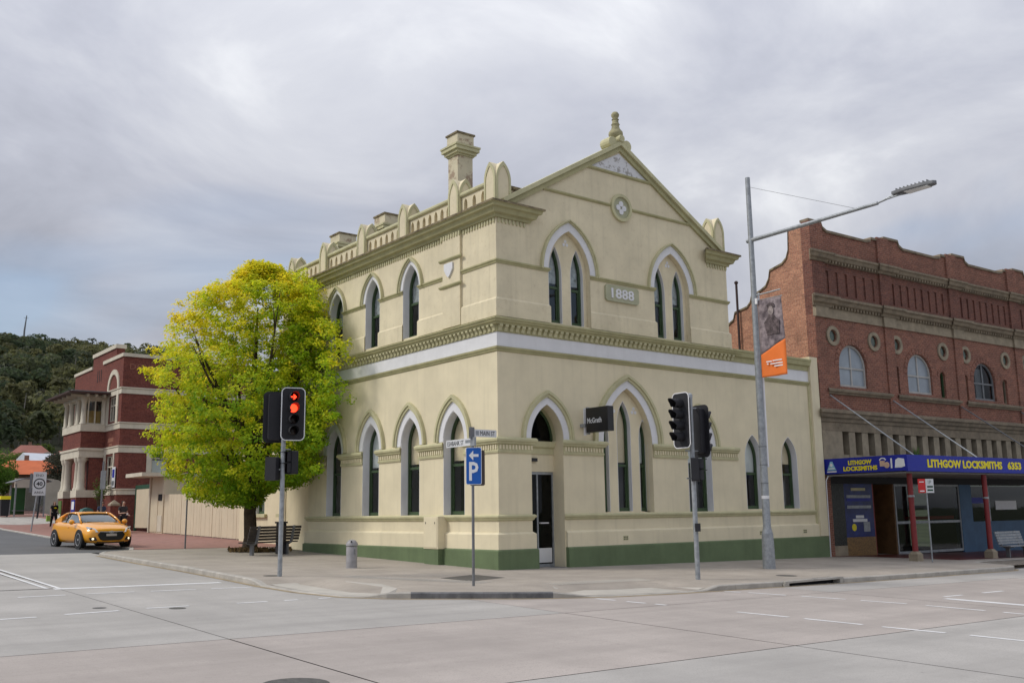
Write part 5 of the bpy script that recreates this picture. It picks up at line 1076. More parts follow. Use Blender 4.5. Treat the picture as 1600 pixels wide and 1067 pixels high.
MB().fbox(frame_at(-1.6, 33.4, z + 2.9, RAD(80)), -.3, .3, -.5, .5, 0, .02).build('plate', 'steeld', t)
# slatted benches
def bench(name, label, x, y, ang, length, m_, back=True, legm='steeld', group=None):
    z = gz(x, y); t = thing(name, label, 'bench', (x, y, z), ang, local=True, group=group); h = length / 2
    for k in range(4): MB().box(-h, h, .02 + k * .115, .12 + k * .115, .42, .46).build('seat_slat', m_, t)
    if back:
        for k in range(5): MB().box(-h, h, -.03 - k * .03, .01 - k * .03, .50 + k * .10, .585 + k * .10).build('back_slat', m_, t)
    for s_ in (-1, 1):
        MB().prism(Fr((s_ * h * .68, 0, 0), (0, 1, 0), (0, 0, 1), (1, 0, 0)), [(.12, -.1), (.26, -.1), (.26, .36), (.46, .40), (.46, .418), (.0, .418), (-.02, .5), (-.16, 1.0), (-.2, 1.0), (-.06, .42), (.12, .34)], -.04, .04).build('leg', legm, t)
    return t
bench('park_bench', 'dark weathered timber slat bench with its back to the road under the yellow tree', -2.25, 9.95, math.atan2(.5, 1.74), 2.25, 'timber')
bench('street_bench', 'grey metal slat bench under the shop awning by the post', 22.4, -3.6, RAD(176), 1.8, 'steel')
bn_ = thing('bench_bin', 'small dark post box behind the bench end', 'box', (-1.75, 10.25, gz(-1.75, 10.25)))
MB().box(-1.9, -1.6, 10.32, 10.55, .2, 1.4).build('body', 'blackm', bn_, bevel=.02); MB().box(-1.93, -1.57, 10.3, 10.58, 1.4, 1.46).build('lid', 'blackm', bn_)

# ------------------------------------------------------------------ trees
def leafmat(name, rough=.55, trans=.35):
    mt = bpy.data.materials.new(name); mt.use_nodes = True; nt = mt.node_tree; nd = nt.nodes; L = nt.links; nd.clear()
    o = nd.new('ShaderNodeOutputMaterial'); at = nd.new('ShaderNodeAttribute'); at.attribute_name = 'tint'
    b = nd.new('ShaderNodeBsdfPrincipled'); b.inputs['Roughness'].default_value = rough; b.inputs['Specular IOR Level'].default_value = .25; L.new(at.outputs['Color'], b.inputs['Base Color'])
    tr = nd.new('ShaderNodeBsdfTranslucent'); L.new(at.outputs['Color'], tr.inputs[0]); mx_ = nd.new('ShaderNodeMixShader'); mx_.inputs[0].default_value = trans
    L.new(b.outputs[0], mx_.inputs[1]); L.new(tr.outputs[0], mx_.inputs[2]); L.new(mx_.outputs[0], o.inputs[0]); return mt
M['leaf'] = leafmat('leaves', .55, .58)
def leaves(name, C, Nrm, size, tint, parent, mt='leaf', fold=.25, stuff=False):
    """each leaf a folded four-point blade: C centres, Nrm facing, size, tint (all per leaf)"""
    n = len(C); up = rng.normal(size=(n, 3)); t = np.cross(Nrm, up); t /= np.linalg.norm(t, axis=1)[:, None] + 1e-9; b = np.cross(Nrm, t)
    s = size[:, None]
    V = np.stack([C - t * s, C - b * s * .62 + Nrm * s * fold, C + t * s * 1.1, C + b * s * .62 + Nrm * s * fold], 1).reshape(-1, 3)
    me = bpy.data.meshes.new(name); me.vertices.add(4 * n); me.vertices.foreach_set('co', V.ravel())
    idx = np.arange(n)[:, None] * 4; F = np.concatenate([idx + [0, 1, 2], idx + [0, 2, 3]], 1).reshape(-1)
    me.loops.add(6 * n); me.loops.foreach_set('vertex_index', F.astype(np.int32)); me.polygons.add(2 * n)
    me.polygons.foreach_set('loop_start', (np.arange(2 * n) * 3).astype(np.int32)); me.polygons.foreach_set('loop_total', np.full(2 * n, 3, np.int32)); me.update(calc_edges=True)
    at = me.attributes.new('tint', 'FLOAT_COLOR', 'POINT'); col = np.repeat(np.concatenate([tint, np.ones((n, 1))], 1), 4, 0); at.data.foreach_set('color', col.ravel().astype(np.float32))
    o = finish(name, me, mt, parent)
    if stuff: o['kind'] = 'stuff'
    return o
def unit(a): return a / (np.linalg.norm(a, axis=1)[:, None] + 1e-9)
def interp(h, tab): xs = [a for a, b in tab]; return np.interp(h, xs, [b for a, b in tab])
TX, TY = -1.72, 13.2; TZ = gz(TX, TY)
T = thing('street_tree', 'leafy yellow-green street tree with a dark trunk behind the bench', 'tree', (TX, TY, TZ))
Lt = [(1.6, 0), (1.8, 1.6), (2.0, 2.3), (2.9, 3.1), (3.8, 3.7), (5.3, 4.2), (6.7, 4.15), (7.0, 3.75), (7.2, 3.5), (8.1, 3.35), (9.3, 3.0), (9.8, 2.5), (10.0, 1.35), (10.5, 1.0), (11.0, .5), (11.1, 0)]
Rt = [(2.2, 0), (2.45, 2.4), (2.8, 3.4), (3.8, 3.8), (5.0, 4.0), (6.2, 4.15), (7.6, 4.25), (8.6, 3.8), (9.35, 3.3), (9.9, 2.6), (10.3, 1.9), (10.8, 1.0), (11.0, .2)]
lat = np.array([.787, -.617]); dep = np.array([.617, .787])
nc = 0; Cc = []; fr_ = []
while len(Cc) < 3100:
    h = rng.uniform(1.7, 11.0); a = rng.uniform(-1, 1); b = rng.uniform(-1, 1); q = math.hypot(a, b)
    if q > 1 or rng.uniform() > (.16 + .84 * q ** 1.6): continue
    lobes = .93 + .10 * math.sin(3.1 * math.atan2(b, a) + h * 1.3) + .07 * math.sin(7 * math.atan2(b, a) - h * 2.4)
    La, Ra = interp(h, Lt), interp(h, Rt); rad = Ra if a > 0 else La
    dd = min(La, Ra) if h > 2.4 else .9 * max(La, Ra); dd = max(dd, .6 * max(La, Ra))
    p_ = np.array([TX, TY]) + lat * (a * rad * lobes) + dep * (b * dd * lobes)
    lim = -.32 if p_[1] < 14.8 else .7
    if p_[0] > lim:                                     # the crown is pressed back from the wall towards the open street
        k = (p_[0] - lim + rng.uniform(0, 1.1)) / .617; p_ = p_ - dep * k
    if rng.uniform() < .10 and h < 5 and abs(a) < .35 and b < -.1: continue
    Cc.append((p_[0], p_[1], TZ + h)); fr_.append((q, h, a))
Cc = np.array(Cc); fr_ = np.array(fr_)
per = 32; ncl = len(Cc); n = ncl * per
off = unit(rng.normal(size=(n, 3))) * (rng.uniform(0, 1, n) ** .5)[:, None] * np.array([.30, .30, .20])
C = np.repeat(Cc, per, 0) + off
cen = np.array([TX, TY, TZ + 5.0]); outw = unit(C - cen)
Nn = unit(outw * .7 + np.array([-.15, 0, .8]) + rng.normal(size=(n, 3)) * .55 + off * 1.2)
noise = np.sin(Cc[:, 0] * 1.9 + Cc[:, 2] * 1.3) * np.sin(Cc[:, 1] * 1.7 - Cc[:, 2] * .9 + 1.)
yel = np.clip(.17 + .062 * (fr_[:, 1] - 2.5) + .26 * (fr_[:, 0] - .6) - .14 * fr_[:, 2] + .20 * noise + rng.normal(size=ncl) * .15, 0, 1)
yl = np.clip(np.repeat(yel, per) + off[:, 2] * .9 + rng.normal(size=n) * .10, 0, 1)
pal = np.array([[.215, .39, .02], [.45, .58, .025], [.70, .69, .03], [.84, .68, .035]])
x_ = yl * 3; i0_ = np.clip(x_.astype(int), 0, 2); w_ = (x_ - i0_)[:, None]
tint = pal[i0_] * (1 - w_) + pal[i0_ + 1] * w_; tint *= rng.uniform(.82, 1.18, n)[:, None]
leaves('crown', C, Nn, rng.uniform(.042, .075, n), tint, T)
def limbs(T_, base, pts, r0):
    mb = MB(); return mb
tr = MB(); bz = Vector((TX, TY, TZ))
tr.tube([bz + Vector((0, 0, -.1)), bz + Vector((0, 0, .12)), bz + Vector((.02, 0, .5)), bz + Vector((-.03, .02, 1.4)), bz + Vector((.0, 0, 2.3)), bz + Vector((.1, .05, 4.0)), bz + Vector((.0, .1, 6.5)), bz + Vector((.05, .1, 9.3))], [.36, .29, .245, .225, .23, .15, .09, .03], 12)
random.seed(3)
for k in range(13):
    a = k * 2.4 + .3; h0 = 1.9 + (k % 5) * .45; ln = 3.6 if k < 8 else 2.6; up_ = 3.4 + (k % 4) * .9
    ex, ey = math.cos(a), math.sin(a)
    if TX + ex * ln > -.4: ln = max(.9, (-.45 - TX) / max(.05, ex))
    p0 = bz + Vector((0, 0, h0)); p1 = p0 + Vector((ex * ln * .35, ey * ln * .35, up_ * .35)); p2 = p0 + Vector((ex * ln * .7, ey * ln * .7, up_ * .72)); p3 = p0 + Vector((ex * ln * .95, ey * ln * .95, up_ * 1.05))
    tr.tube([p0, p1, p2, p3], [.11, .075, .045, .015], 7)
    for j in range(3):
        q0 = p1.lerp(p3, .15 + .28 * j); b2 = a + random.uniform(-1, 1); e = Vector((math.cos(b2), math.sin(b2), random.uniform(.2, .8))) * 1.1
        if q0.x + e.x > -.35: e.x = -abs(e.x)
        tr.tube([q0, q0 + e * .5, q0 + e], [.032, .022, .008], 5)
tr.build('trunk', 'bark', T, smooth=True)
soil = disc('tree_bed', TX - .1, TY - .6, .95, lambda x, y: gz(x, y) + .006, 'soil', path, 18)
gt_ = []
for k in range(260): gt_.append((TX - .2 + rng.normal() * .42, TY - .75 + rng.normal() * .35))
gt_ = np.array(gt_); gC = np.array([[x, y, gz(x, y) + .07] for x, y in gt_]); gN = unit(rng.normal(size=(260, 3)) * [1, 1, .25])
o_ = leaves('dry_grass', gC, gN, rng.uniform(.05, .13, 260), np.array([[.16, .11, .05]]) * rng.uniform(.5, 1.4, (260, 1)), None, stuff=True); o_['label'] = 'dry grass tufts round the foot of the tree'; o_['category'] = 'grass'
def bushy(name, label, cat, x, y, z, rx, rz2, hgt, col, nl, ls, trunk=None, group=None, seed=1):
    """smaller trees and shrubs: leafy lobes over a forked trunk"""
    r_ = np.random.default_rng(seed); t = thing(name, label, cat, (x, y, z), group=group)
    nl_ = 7; lob = np.stack([x + r_.normal(size=nl_) * rx * .45, y + r_.normal(size=nl_) * rx * .45, z + hgt - rz2 + r_.uniform(-.75, .6, nl_) * rz2], 1); lr = r_.uniform(.38, .62, nl_) * rx
    w_ = r_.integers(0, nl_, nl); dirs = unit(r_.normal(size=(nl, 3))); C = lob[w_] + dirs * (lr[w_] * r_.uniform(.55, 1.05, nl))[:, None] * np.array([1, 1, rz2 / rx])
    tn = np.array(col) * r_.uniform(.65, 1.35, (nl, 1)) * (r_.uniform(.8, 1.2, nl_)[w_])[:, None]
    leaves('crown', C, unit(dirs + r_.normal(size=(nl, 3)) * .6 + [0, 0, .4]), r_.uniform(.6, 1.2, nl) * ls, tn, t)
    mb = MB().tube([(x, y, z - .3), (x + .05, y, z + hgt * .35), (x, y, z + hgt * .8)], [hgt * .035, hgt * .028, hgt * .012], 7)
    for k in range(4): a = k * 1.6 + seed; mb.tube([(x, y, z + hgt * .3), (x + rx * .5 * math.cos(a), y + rx * .5 * math.sin(a), z + hgt * .7)], [hgt * .02, hgt * .007], 5)
    mb.build('trunk', 'bark', t); return t

# ------------------------------------------------------------------ hillside beyond the town
HY = [70, 100, 130, 165, 205, 260, 330, 400, 460, 500, 560, 700]; HZ = [1.9, 3.3, 6.0, 9.3, 15.0, 27, 43, 57, 66, 68, 58, 40]
def hz(x, y): return float(np.interp(y, HY, HZ)) + (3.5 * math.sin(x * .021 + .6) + 2.0 * math.sin(x * .05 + y * .02)) * sm(200, 330, y) - max(0, abs(x - 60) - 160) * .12 * sm(180, 300, y)
bm = bmesh.new(); gxs = list(range(-260, 420, 20)); gys = [70, 85, 100, 115, 130, 148, 165, 185, 205, 230, 260, 295, 330, 365, 400, 430, 460, 480, 500, 530, 560, 620, 700]
gv = [[bm.verts.new((x, y, hz(x, y))) for x in gxs] for y in gys]
for j in range(len(gys) - 1):
    for i in range(len(gxs) - 1): bm.faces.new((gv[j][i], gv[j][i + 1], gv[j + 1][i + 1], gv[j + 1][i]))
me = bpy.data.meshes.new('hill'); bm.to_mesh(me); bm.free(); M['scrub'] = mat('hill_scrub', (.05, .055, .03), .95, .3, .05); struct(finish('hill', me, 'scrub', smooth=True))
r_ = np.random.default_rng(11); CC = []; NN = []; SS = []; TT = []
pale = MB()
nt_ = 0
while nt_ < 820:
    d = r_.uniform(185, 520); az = RAD(r_.uniform(-4, 24)); x, y = -16.7 + d * math.sin(az), -22 + d * math.cos(az)
    if y < 178 and x < 40: continue
    nt_ += 1
    H = r_.uniform(9, 16); R0 = r_.uniform(3.2, 6.0); z = hz(x, y); nl_ = 5; lob = np.stack([x + r_.normal(size=nl_) * R0 * .55, y + r_.normal(size=nl_) * R0 * .55, z + H - r_.uniform(.5, 5.5, nl_)], 1); lr = r_.uniform(.4, .65, nl_) * R0
    k = int(310 if d < 420 else 240); w_ = r_.integers(0, nl_, k); dirs = unit(r_.normal(size=(k, 3)) + [0, 0, .55]); C = lob[w_] + dirs * (lr[w_] * r_.uniform(.75, 1.05, k))[:, None] * np.array([1, 1, .62])
    base = np.array([[.050, .058, .028], [.068, .070, .030], [.042, .050, .030], [.080, .080, .036], [.036, .050, .026]][r_.integers(0, 5)]) * 1.9
    CC.append(C); NN.append(unit(dirs + r_.normal(size=(k, 3)) * .5 + [0, 0, .35])); SS.append(r_.uniform(.35, .75, k)); TT.append(base * r_.uniform(.8, 1.2) * r_.uniform(.82, 1.18, (k, 1)))
    if r_.uniform() < .5: pale.tube([(x, y, z - 1), (x + r_.normal() * .6, y, z + H * .85)], [.28, .1], 4)
fw = leaves('hill_forest', np.concatenate(CC), np.concatenate(NN), np.concatenate(SS), np.concatenate(TT), None, stuff=True); fw['label'] = 'dark eucalypt forest covering the hillside behind the town'; fw['category'] = 'forest'
pale.build('trunks', mat('pale_gum_bark', (.24, .22, .19), .9, .2, 1), fw, stuff=True)
mz = hz(77.6, 467); mt_ = thing('radio_mast', 'thin radio mast rising from the forested ridge', 'mast', (77.6, 467, mz))
MB().tube([(77.6, 467, mz), (77.6, 467, 88), (78.1, 467, 95.2)], [.45, .4, .22], 6).build('mast_pole', 'steeld', mt_); MB().tube([(77.0, 467, 94), (79.0, 467, 94)], .08, 4).build('crossarm', 'steeld', mt_)
M['tileor'] = mat('orange_roof_tiles', (.52, .135, .05), .8, .12, .8); M['tilered'] = mat('faded_red_roof_tiles', (.30, .125, .095), .8, .12, .8); M['hcream'] = mat('house_cream', (.42, .37, .31), .8, .1, 1); M['hbrick'] = mat('house_brick', (.26, .16, .115), .85, .15, 2); M['hwhite'] = mat('white_roof_sheet', (.60, .63, .68), .6, .05, 1)
def house(label, x, y, z, wx, wy, hw, hr, ang, roofm, wallm, hip=True, win=3, name='house'):
    t = thing(name, label, 'house', (x, y, z), ang, local=True)
    MB().box(-wx, wx, -wy, wy, -2, hw).build('wall', wallm, t); e = .5; rx = wx * .45 if hip else wx + e
    rf = MB().add([(-wx - e, -wy - e, hw), (wx + e, -wy - e, hw), (wx + e, wy + e, hw), (-wx - e, wy + e, hw), (-rx, 0, hw + hr), (rx, 0, hw + hr)], [(0, 1, 5, 4), (1, 2, 5), (2, 3, 4, 5), (3, 0, 4), (3, 2, 1, 0)]).build('roof', roofm, t)
    if name == 'house': MB().box(-.4, .1, .3, .8, hw + hr * .3, hw + hr + .6).build('chimney', 'hbrick', rf)
    for k in range(win):
        c = -wx + (2 * wx) * (k + .5) / win
        wd = MB().box(c - .7, c + .7, -wy - .06, -wy - .001, hw - 2.1, hw - .7).build('window', 'hwhite', t); MB().box(c - .6, c + .6, -wy - .08, -wy - .061, hw - 2.0, hw - .8).build('pane', 'glassd' if 0 else 'black', wd)
    return t
house('orange tile hip-roofed house low on the hill behind the shelter', 8.2, 100, 3.4, 4.0, 3.6, 3.1, 1.75, RAD(-12), 'tileor', 'hbrick')
h_ = house('pinkish red roofed hillside house with arched white gable front', 21.8, 165, 8.6, 3.6, 3.2, 3.4, 2.4, RAD(-10), 'tilered', 'hbrick', True, 2)
MB().prism(Fr((2.6, -3.6, 0), (1, 0, 0), (0, 0, 1), (0, -1, 0)), [(-1.5, -1), (-1.5, 3.2), (-1.0, 4.1), (0, 4.5), (1.0, 4.1), (1.5, 3.2), (1.5, -1)], -.3, 0).build('gable_front', 'hcream', h_); MB().prism(Fr((2.6, -3.62, 0), (1, 0, 0), (0, 0, 1), (0, -1, 0)), [(-1.0, 1.6), (-1.0, 3.0), (0, 3.8), (1.0, 3.0), (1.0, 1.6)], 0, .04).build('gable_window', 'hwhite', h_)
house('small white roofed shed between the hillside houses', 18.2, 143, 7.9, 1.8, 2.2, 2.2, 1.6, RAD(20), 'hwhite', 'hwhite', False, 1, 'shed')
house('red roofed house half hidden behind the porch columns', 20.3, 131, 6.6, 3.6, 3, 2.9, 1.9, RAD(-14), 'tilered', 'hbrick', True, 2)
house('pale low cottage left of the hillside house', 16.8, 168, 9.6, 3.0, 2.6, 2.3, 1.2, RAD(-5), 'tilered', 'hcream', True, 2, 'cottage')
bushy('garden_tree', 'bright green leafy tree standing behind the bus shelter', 'tree', 1.0, 88, 2.9, 2.7, 3.4, 8.0, (.10, .18, .025), 9000, .13, seed=2)
bushy('garden_tree', 'pale green tree beside the orange roofed house', 'tree', 4.4, 92, 3.0, 1.2, 1.5, 3.9, (.11, .15, .03), 4500, .12, seed=4)
bushy('hillside_tree', 'yellow green bushy tree just below the hillside house', 'tree', 19.0, 152, 8.2, 3.0, 1.8, 4.2, (.13, .14, .04), 3500, .2, seed=5)
bushy('hillside_tree', 'light green bush below the forest edge', 'tree', 31, 176, 10.8, 4.0, 2.2, 5, (.10, .15, .025), 3500, .24, seed=6)
bushy('hillside_tree', 'dark shrubby tree between the shed and the porch', 'tree', 18.6, 122, 5.4, 3.0, 2.6, 5.6, (.035, .045, .03), 4500, .2, seed=8)
bushy('hillside_tree', 'grey olive tree behind the rounded white wall', 'tree', 11.2, 95, 3.2, 2.6, 2.6, 5.4, (.07, .07, .045), 5000, .14, seed=9)
bushy('hillside_tree', 'dark green tree left of the pale cottage', 'tree', 11.5, 150, 7.4, 4.2, 3.6, 8.2, (.05, .085, .025), 5000, .24, seed=10)
bushy('porch_shrub', 'thin shrub with green top beside the porch', 'shrub', .3, 40.9, .95, .5, .8, 3.4, (.10, .16, .03), 500, .06, seed=12)

# ------------------------------------------------------------------ bus shelter corner
sz = gz(1, 60)
bs = thing('bus_shelter', 'green panelled bus shelter with curved grey roof up the street', 'bus shelter', (.9, 60.5, sz))
M['shgreen'] = mat('shelter_green', (.035, .115, .035), .55, .1, 2)
for x, y in ((-.75, 59.6), (1.3, 59.6), (-.75, 61.4), (1.3, 61.4)): MB().box(x - .05, x + .05, y - .05, y + .05, sz - .3, sz + 2.45).build('post', 'steel', bs)
MB().box(-.7, .3, 61.35, 61.42, sz + .15, sz + 2.2).build('green_panel', 'shgreen', bs); MB().box(.32, 1.25, 61.37, 61.4, sz + .2, sz + 2.2).build('glass_panel', 'glassd', bs); MB().box(1.28, 1.32, 59.7, 61.3, sz + .2, sz + 2.2).build('glass_panel', 'glassd', bs); MB().box(-.6, 1.15, 60.9, 61.25, sz + .42, sz + .48).build('seat', 'steeld', bs)
mb = MB(); nn = 10
for k in range(nn + 1):
    a = k / nn; x = -1.05 + 2.65 * a; zz = sz + 2.42 + .52 * math.sin(math.pi * (.1 + .8 * a)) * (.8 + .2 * a)
    mb.v += [(x, 58.9, zz), (x, 62.0, zz), (x, 62.0, zz + .06), (x, 58.9, zz + .06)]
for k in range(nn):
    for q in range(4): mb.f.append((4 * k + q, 4 * k + (q + 1) % 4, 4 * k + 4 + (q + 1) % 4, 4 * k + 4 + q))
mb.f += [(0, 1, 2, 3), tuple(4 * nn + q for q in range(4))]
mb.build('roof', 'steeld', bs, smooth=False)
o_ = tag(MB().prism(Fr((0, 70, 0), (1, 0, 0), (0, 0, 1), (0, -1, 0)), [(1.2, 1.5), (1.2, 5.1), (4.0, 5.1), (4.7, 4.95), (5.2, 4.5), (5.4, 3.9), (5.4, 1.5)], -.3, 0).build('rendered_wall', 'hcream'), 'pale rendered wall with rounded top behind the bus shelter', 'wall')
wb = thing('wheelie_bin', 'dark wheeled bin with yellow lid beside the bus shelter', 'bin', (-1.6, 58.8, gz(-1.6, 58.8)))
zb = gz(-1.6, 58.8)
MB().prism(Fr((-1.6, 58.8, zb), (1, 0, 0), (0, 0, 1), (0, -1, 0)), [(-.25, .08), (.25, .08), (.3, 1.3), (-.3, 1.3)], -.3, .3).build('body', 'blackm', wb); MB().box(-1.93, -1.27, 58.45, 59.13, zb + 1.3, zb + 1.55).build('lid', 'yellow', wb)
for s_ in (-1, 1): MB().lathe((-1.6 + s_ * .27, 59.08, zb + .1), [(.1, -.03), (.1, .03)], 12, (1, 0, 0)).build('wheel', 'tyre', wb)
sheet('driveway_slab', [(-4.2, 50.2), (-2.2, 49.6), (1.2, 52), (.6, 59), (-4.4, 59)], lambda x, y: gz(x, y) + .008, 'kerb', bpy.data.objects['paved_footpath'], step=3)
t = thing('shade_post', 'dark leaning shade post behind the walking person', 'post', (.3, 57, gz(.3, 57))); MB().tube([(.3, 57, 1.6), (.45, 57, 4.0)], [.06, .05], 6).build('post', 'blackm', t); MB().prism(Fr((.42, 57, 3.4), (1, 0, 0), (0, 0, 1), (0, -1, 0)), [(-.2, -.6), (0, -.8), (.3, .7), (-.25, .6)], -.02, .02).build('folded_cloth', 'steeld', t)
t = thing('teal_cabinet', 'rounded teal cabinet behind the car beside the porch', 'cabinet', (-.2, 41.6, .9)); MB().prism(Fr((-.25, 41.6, .8), (1, 0, 0), (0, 0, 1), (0, -1, 0)), [(-.4, 0), (-.4, 1.1), (-.28, 1.4), (0, 1.5), (.28, 1.4), (.4, 1.1), (.4, 0)], -.35, .35).build('body', mat('teal_paint', (.06, .16, .15), .6), t); MB().box(-.55, .05, 41.2, 41.249, 1.0, 1.05).build('base_rail', 'steeld', t)

# ------------------------------------------------------------------ yellow coupe
cx_, cy_ = -5.72, 19.6
cz_ = rz_(cx_, cy_)
Cc_ = thing('yellow_car', 'bright orange-yellow hatchback coupe with black grille pulling up at the kerb', 'car', (cx_, cy_, cz_ + .01), RAD(-85), local=True); Cc_.scale = (1.03, 1.04, 1.0)
def loft(sections, name, m_, parent, smooth=True, caps=True, sub=0, auto=45):
    mb = MB(); n = len(sections[0])
    for s_ in sections: mb.v += s_
    for i in range(len(sections) - 1):
        for k in range(n - 1): mb.f.append((i * n + k, i * n + k + 1, (i + 1) * n + k + 1, (i + 1) * n + k))
    if caps: mb.f += [tuple(range(n)), tuple(range((len(sections) - 1) * n, len(sections) * n))]
    o = mb.build(name, m_, parent, smooth=smooth, auto=auto)
    if sub: md = o.modifiers.new('s', 'SUBSURF'); md.levels = sub; md.render_levels = sub
    return o
st = [  # x, z bottom, w bottom, w sill, z sill, w mid, z mid, w shoulder, z shoulder, w top, z top
 (2.10, .26, .50, .58, .34, .62, .50, .58, .64, .48, .69), (2.03, .20, .66, .74, .32, .77, .50, .72, .67, .58, .74), (1.85, .17, .72, .82, .32, .86, .52, .80, .73, .64, .82), (1.60, .17, .76, .86, .34, .90, .58, .85, .80, .68, .89),
 (1.20, .17, .78, .87, .34, .91, .62, .875, .86, .70, .955), (.85, .17, .78, .86, .32, .895, .62, .875, .90, .72, 1.0), (.30, .17, .78, .855, .30, .89, .62, .875, .935, .70, 1.0), (-.5, .17, .78, .86, .30, .89, .64, .88, .965, .70, 1.0),
 (-1.05, .17, .78, .87, .32, .905, .66, .895, .985, .70, 1.02), (-1.4, .18, .76, .87, .36, .91, .68, .89, .98, .70, 1.03), (-1.75, .22, .72, .85, .38, .89, .70, .85, .97, .68, 1.02), (-2.0, .30, .64, .78, .44, .83, .72, .78, .94, .62, .99), (-2.10, .38, .56, .70, .48, .76, .72, .70, .90, .56, .95)]
secs = []
for x, zb_, wb_, ws, zs, wm, zm, wh, zh, wt, zt in st:
    half = [(0, zb_), (wb_, zb_), (ws, zs), (wm, zm), (wh, zh), (wt, zt), (0, zt + .015)]
    secs.append([(x, y, z) for y, z in half] + [(x, -y, z) for y, z in reversed(half[:-1])])
body = loft(secs, 'body', 'car', Cc_, sub=1)
cab = [(1.02, .74, .94, .72, .96), (.62, .76, .95, .60, 1.17), (.22, .77, .96, .575, 1.315), (-.3, .78, .97, .575, 1.375), (-.8, .78, .98, .565, 1.37), (-1.3, .77, .99, .54, 1.28), (-1.75, .73, 1.0, .52, 1.12), (-1.98, .66, .96, .55, .99)]
loft([[(x, 0, z0 - .05), (x, w0, z0 - .05), (x, w0, z0), (x, w1 + .03, (z0 + 2 * z1) / 3), (x, w1, z1 - .02), (x, w1 * .8, z1), (x, 0, z1 + .015), (x, -w1 * .8, z1), (x, -w1, z1 - .02), (x, -w1 - .03, (z0 + 2 * z1) / 3), (x, -w0, z0), (x, -w0, z0 - .05)] for x, w0, z0, w1, z1 in cab], 'glasshouse', 'carglass', Cc_, sub=1)
rf = []
for x, w1, z1 in ((.26, .57, 1.335), (-.05, .585, 1.375), (-.4, .58, 1.395), (-.8, .575, 1.39), (-1.25, .555, 1.315), (-1.5, .545, 1.235)): rf.append([(x, w1, z1 - .045), (x, w1 * .85, z1 + .003), (x, 0, z1 + .018), (x, -w1 * .85, z1 + .003), (x, -w1, z1 - .045)])
ro = loft(rf, 'roof', 'car', Cc_, caps=False); md = ro.modifiers.new('t', 'SOLIDIFY'); md.thickness = .03
for s_ in (-1, 1):
    MB().tube([(.98, s_ * .735, .955), (.62, s_ * .665, 1.16), (.22, s_ * .60, 1.32)], .035, 7).build('a_pillar', 'car', Cc_, smooth=True)
    MB().tube([(.22, s_ * .60, 1.32), (-.4, s_ * .60, 1.365), (-1.0, s_ * .59, 1.34), (-1.45, s_ * .62, 1.2), (-1.8, s_ * .70, 1.03)], [.03, .03, .03, .06, .07], 7).build('roof_rail', 'car', Cc_, smooth=True)
    MB().tube([(-.55, s_ * .76, .99), (-.7, s_ * .60, 1.36)], .03, 6).build('b_pillar', 'black', Cc_)
    MB().prism(Fr((0, s_ * .80, 0), (1, 0, 0), (0, 0, 1), (0, s_, 0)), [(-1.15, .98), (-1.5, 1.0), (-1.72, 1.02), (-1.45, 1.17), (-1.05, 1.2)], -.25, -.05).build('rear_quarter', 'car', Cc_)
    mr = MB().lathe((.72, s_ * .99, 1.0), [(.0, -.1), (.07, -.09), (.1, 0), (.09, .06), (.0, .09)], 12, (1, 0, 0)).build('door_mirror', 'car', Cc_, smooth=True); MB().tube([(.7, s_ * .84, .96), (.7, s_ * .95, .98)], .025, 6).build('mirror_arm', 'black', mr)
    for x, nm in ((1.29, 'f'), (-1.36, 'r')):
        o = Vector((x, s_ * .80, .335)); ax = (0, s_, 0)
        MB().lathe((x, s_ * .86, .335), [(.01, 0), (.385, 0), (.385, .058), (.01, .058)], 26, ax).build('wheel_arch', 'black', Cc_)
        wh = MB().lathe(o, [(.24, -.1), (.30, -.11), (.335, -.08), (.338, .08), (.31, .122), (.235, .124), (.235, .1)], 28, ax).build('wheel', 'tyre', Cc_, smooth=True, auto=40)
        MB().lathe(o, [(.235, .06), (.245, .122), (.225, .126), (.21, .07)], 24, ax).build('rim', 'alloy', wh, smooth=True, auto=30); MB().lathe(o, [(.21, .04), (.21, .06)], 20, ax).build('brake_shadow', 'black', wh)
        mb = MB(); mb.lathe(o, [(.06, .06), (.06, .115), (.03, .12)], 12, ax)
        for k in range(5):
            a = k * 2 * math.pi / 5 + .3; ca, sa = math.cos(a), math.sin(a); fr = Fr(o, (ca, 0, sa), (-sa, 0, ca), ax); mb.prism(fr, [(.04, -.035), (.225, -.05), (.225, -.015), (.12, 0), (.225, .015), (.225, .05), (.04, .035)], .075, .113)
        mb.build('spokes', 'alloy', wh)
    fh = Fr((1.93, s_ * .66, .715), Vector((-.45, s_ * .42, .10)).normalized(), Vector((-.25, 0, .9)).normalized(), Vector((.75, s_ * .6, .3)).normalized())
    hl = MB().prism(fh, [(-.26, -.07), (-.1, -.10), (.16, -.02), (.25, .06), (.12, .075), (-.14, .05)], -.08, .022).build('headlight', 'lampglass', Cc_, bevel=.008); MB().lathe(fh.P(.02, .0, .022), [(.05, 0), (.03, .012), (0, .014)], 12, fh.n).build('projector', 'black', hl)
    ff = Fr((2.03, s_ * .63, .36), Vector((-.35, s_ * .9, 0)).normalized(), (0, 0, 1), Vector((.9, s_ * .35, 0)).normalized())
    fg_ = MB().prism(ff, [(-.14, -.06), (.1, -.07), (.15, .04), (-.08, .07)], -.04, .045).build('fog_surround', 'black', Cc_); MB().lathe(ff.P(.01, 0, .045), [(.042, 0), (.03, .01), (0, .012)], 12, ff.n).build('fog_lamp', 'foglit', fg_)
    MB().prism(Fr((-2.02, s_ * .62, .86), (0, s_, 0), (0, 0, 1), (-1, 0, 0)), [(-.15, -.08), (.12, -.06), (.14, .06), (-.1, .08)], -.03, .05).build('tail_light', 'signred', Cc_)
